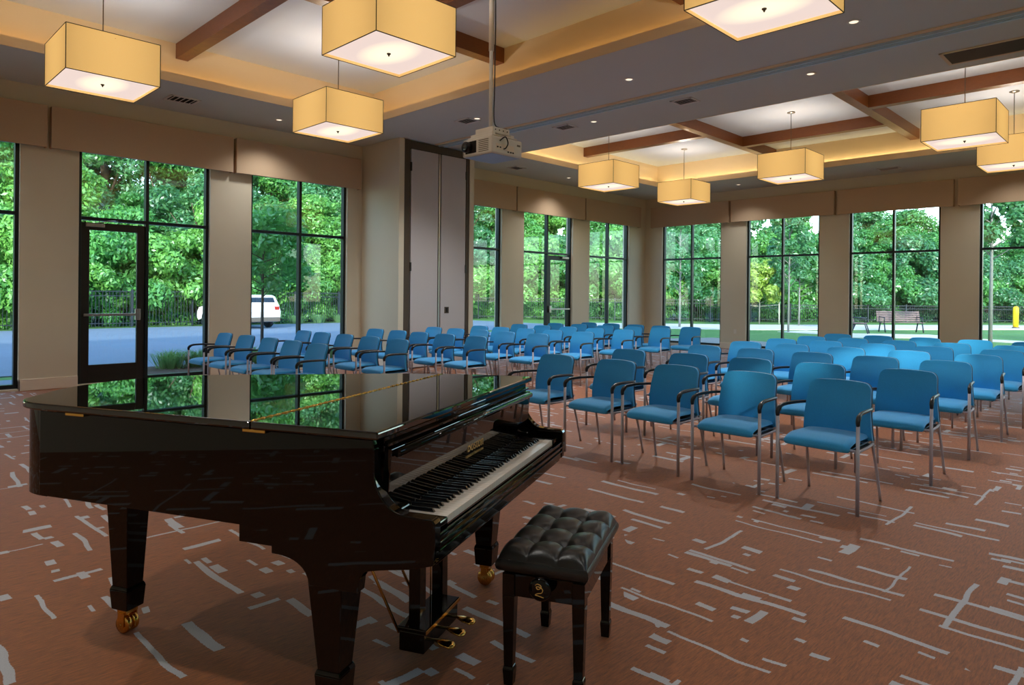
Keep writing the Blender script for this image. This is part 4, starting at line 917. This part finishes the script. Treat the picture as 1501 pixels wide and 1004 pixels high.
st = MB().tube([(-0.9, -0.6, 0), (-0.9, -0.6, 1.25)], 0.03, 6).tube([(0.9, 0.6, 0), (0.9, 0.6, 1.25)], 0.03, 6).tube([(-0.9, -0.6, 1.1), (0, 0, 1.0)], 0.012, 5).tube([(0.9, 0.6, 1.1), (0, 0, 1.0)], 0.012, 5)
obj('stakes', st, white_m, yt)
young_tree(-12.6, 30.4, 6.4, 0.95, leafC, 'tall slim pale tree in the middle outside the young tree window', n=11000, size=0.08, r=0.05, zlow=0.30, nb=34)
young_tree(-15.17, 38.0, 4.4, 1.5, leafA, 'pale-trunked young tree, right one outside the young tree window', n=8000, size=0.12, r=0.055)
young_tree(-4.98, 29.6, 6.5, 1.3, leafC, 'slim young tree outside the window at the right edge', n=9000, size=0.10, r=0.07, zlow=0.45)
young_tree(-16.3, 7.75, 3.3, 1.15, leafA, 'small dark tree on the bed outside the window left of the partition pier', bark=bark_m, n=5200, size=0.075, r=0.045, zlow=0.42)
young_tree(-18.2, 30.6, 5.6, 1.2, leafC, 'slim tree outside the corner window of the far wall', n=5000, size=0.10, r=0.06, zlow=0.25)

# grass clumps
def grass_clump(x, y, r_, h, n, lab, m_=grass_b):
    rd = random.Random(int(abs(x * 77 + y * 31))); vs = []; fs = []
    for i in range(n):
        a = rd.uniform(0, 2 * PI); k = rd.uniform(0, r_ * 0.55); l_ = h * rd.uniform(.6, 1.1); sp = r_ * rd.uniform(0.3, 1.0); b0 = Vector((math.cos(a) * k, math.sin(a) * k, 0)); d_ = Vector((math.cos(a), math.sin(a), 0)); wv = Vector((-d_.y, d_.x, 0)) * 0.008
        p1 = b0 + d_ * sp * .35 + Vector((0, 0, l_ * .75)); p2 = b0 + d_ * sp + Vector((0, 0, l_ * rd.uniform(.7, 1))); o = len(vs)
        vs += [b0 - wv, b0 + wv, p1 + wv, p1 - wv, p2]; fs += [(o, o + 1, o + 2, o + 3), (o + 3, o + 2, o + 4)]
    me = bpy.data.meshes.new('grass_clump'); me.from_pydata([tuple(v) for v in vs], [], fs); me.update(); me.materials.append(m_)
    o = bpy.data.objects.new('grass_clump', me); COL.objects.link(o); o.location = (x, y, ZG); tag(o, lab, 'grass', 'ornamental grasses outside the left windows'); return o
for i in range(4):
    grass_clump(-14.2 + rt.uniform(-.25, .3), 4.95 + i * 0.55, 0.50, 0.38, 300, 'tufted ornamental grass in the bed outside the glass door window')
for i in range(5):
    grass_clump(-14.0 + rt.uniform(-.3, .3), 7.6 + i * 0.9, 0.45, 0.32, 300, 'tufted ornamental grass in the bed outside the glass door window')
for i in range(4):
    tree(-13.1 + 0.15 * i, 0.35 + i * 0.36, 0.12, 0.9, bushes[i % 2], leafA, 'low leafy shrub just outside the leftmost window', 'low shrubs outside the leftmost window', 'shrub', bush_trunk, 'shrub')
for i in range(9):
    grass_clump(-31.5 + rt.uniform(-.1, .1), 16.8 + i * 1.2, 0.6, 0.5, 260, 'green grass tuft at the foot of the driveway fence')
for o_ in COL.objects:
    if o_.get('label', '').startswith('green grass tuft'): o_['group'] = 'grass tufts along the fence'

# white SUV
car = thing('white_suv', 'white SUV parked on the driveway before the fence', 'car', (-29.9, 13.1, ZG), math.radians(184)); car.scale = (0.93, 0.93, 0.95)   # local +x = front (towards -Y)
Lc, Wc, Hc = 4.6, 1.8, 1.52
side_p = [(-2.25, 0.42), (-2.28, 0.75), (-2.18, 1.0), (-1.98, 1.42), (-1.80, 1.49), (-0.6, 1.52), (0.25, 1.46), (0.95, 1.05), (1.55, 0.98), (2.1, 0.88), (2.27, 0.68), (2.28, 0.40), (2.15, 0.28)]
def arch(cx_): return [(cx_ + 0.38 * math.cos(a), 0.34 + 0.38 * math.sin(a)) for a in [PI * k / 8 for k in range(9)]]
bod = side_p + arch(1.45) + arch(-1.35) + [(-2.1, 0.28)]
mb = MB(); n = len(bod)
vs = []
for y_, sc_ in ((-0.9, 1), (0.9, 1)):
    for (x, z) in bod: vs.append((x, y_ * (1 - 0.16 * max(0, (z - 0.95)) / 0.55), z))
mb.add(vs, [tuple(range(n))[::-1], tuple(range(n, 2 * n))] + [(i, (i + 1) % n, n + (i + 1) % n, n + i) for i in range(n)])
obj('body', mb, car_m, car, bevel=0.02)
for s_ in (-1, 1):
    for w0, w1, in ((-1.85, -1.15), (-1.08, -0.28), (-0.21, 0.62)):
        zt0 = 1.40; y0 = 0.9 * (1 - 0.16 * (1.0 - .95) / .55) + 0.004; y1 = 0.9 * (1 - 0.16 * (zt0 - .95) / .55) + 0.004
        xr = w1 - (0.42 if w1 > 0.5 else 0); 
        obj('side_window', MB().add([(w0, s_ * y0, 1.02), (w1, s_ * y0, 1.02), (xr, s_ * y1, zt0), (w0 + (0.12 if w0 < -1.5 else 0), s_ * y1, zt0)], [(0, 1, 2, 3)]), car_glass, car)
    for cx_ in (1.45, -1.35):
        wh = obj('wheel', MB().lathe([(0.2, -0.11), (0.32, -0.11), (0.35, -0.08), (0.35, 0.08), (0.32, 0.11), (0.2, 0.11)], (cx_, s_ * 0.80, 0.35), 24, 'y'), tyre_m, car)
        sp = MB().lathe([(0.05, s_ * 0.10), (0.06, s_ * 0.115)], (cx_, s_ * 0.80, 0.35), 12, 'y')
        for k in range(7):
            a = k * 2 * PI / 7; sp.obox((cx_ + 0.12 * math.cos(a), s_ * 0.905, 0.35 + 0.12 * math.sin(a)), (0.12, 0.008, 0.02), Matrix.Rotation(-a, 3, 'Y'))
        sp.lathe([(0.205, s_ * 0.10), (0.235, s_ * 0.112)], (cx_, s_ * 0.80, 0.35), 24, 'y')
        obj('rim', sp, grey_metal, wh)
    obj('mirror', MB().box(0.55, 0.70, s_ * 0.88 if s_ > 0 else -1.02, 1.02 if s_ > 0 else s_ * 0.88, 1.0, 1.12), car_m, car, bevel=0.02)
    obj('tail_light', MB().box(-2.25, -2.17, s_ * 0.62 if s_ > 0 else -0.84, 0.84 if s_ > 0 else s_ * 0.62, 0.80, 0.98), mat('red_lens', srgb(170, 20, 20), 0.2, nscale=5, namt=0.05), car)
    obj('headlight', MB().box(2.12, 2.2, s_ * 0.55 if s_ > 0 else -0.82, 0.82 if s_ > 0 else s_ * 0.55, 0.70, 0.82), grey_metal, car)
obj('rear_window', MB().add([(-2.155, -0.72, 1.04), (-2.155, 0.72, 1.04), (-2.01, 0.66, 1.38), (-2.01, -0.66, 1.38)], [(0, 1, 2, 3)]), car_glass, car)
obj('windscreen', MB().add([(0.93, -0.78, 1.08), (0.93, 0.78, 1.08), (0.33, 0.68, 1.43), (0.33, -0.68, 1.43)], [(0, 1, 2, 3)]), car_glass, car)
obj('bumper', MB().box(-2.34, -2.2, -0.85, 0.85, 0.30, 0.50), grille_m, car, bevel=0.03)
obj('licence_plate', MB().box(-2.29, -2.27, -0.18, 0.18, 0.62, 0.74), white_m, car)

# park bench, outdoor armchair, bollard
def park_seat(name, x, y, rz, w_, lab):
    t = thing(name, lab, 'bench' if w_ > 1 else 'chair', (x, y, ZG), rz); h = w_ / 2
    for i in range(5): obj('slat', MB().box(-h, h, -0.24 + i * 0.10, -0.16 + i * 0.10, 0.43, 0.455), slat_m, t)
    for i in range(5): obj('slat', MB().obox((0, 0.28 + i * 0.025, 0.52 + i * 0.095), (h, 0.012, 0.038), Matrix.Rotation(-0.25, 3, 'X')), slat_m, t)
    for s_ in (-1, 1):
        xx = s_ * (h - 0.12)
        obj('leg_frame', MB().tube([(xx, -0.34, 0), (xx, -0.22, 0.42), (xx, 0.26, 0.42), (xx, 0.40, 0.92)], 0.028, 6).tube([(xx, 0.20, 0.42), (xx, 0.36, 0.0)], 0.028, 6), fence_m, t)
        obj('armrest', MB().tube([(xx, -0.22, 0.42), (xx, -0.24, 0.66), (xx, 0.32, 0.68)], 0.024, 6), fence_m, t)
park_seat('park_bench', -9.12, 34.3, math.radians(38) + PI * 0 , 1.85, 'slatted park bench by the path outside the middle far window')
park_seat('garden_armchair', -10.0, 31.6, math.radians(100), 0.72, 'slatted outdoor armchair left of the park bench')
t = thing('bollard', 'yellow bollard outside the window at the right edge', 'bollard', (-6.46, 45.1, ZG))
obj('post', MB().lathe([(0.13, 0), (0.13, 1.05), (0.11, 1.12), (0.05, 1.16)], (0, 0, 0), 16), yellow_m, t); obj('base_collar', MB().lathe([(0.18, 0), (0.16, 0.05)], (0, 0, 0), 16), grille_m, t)
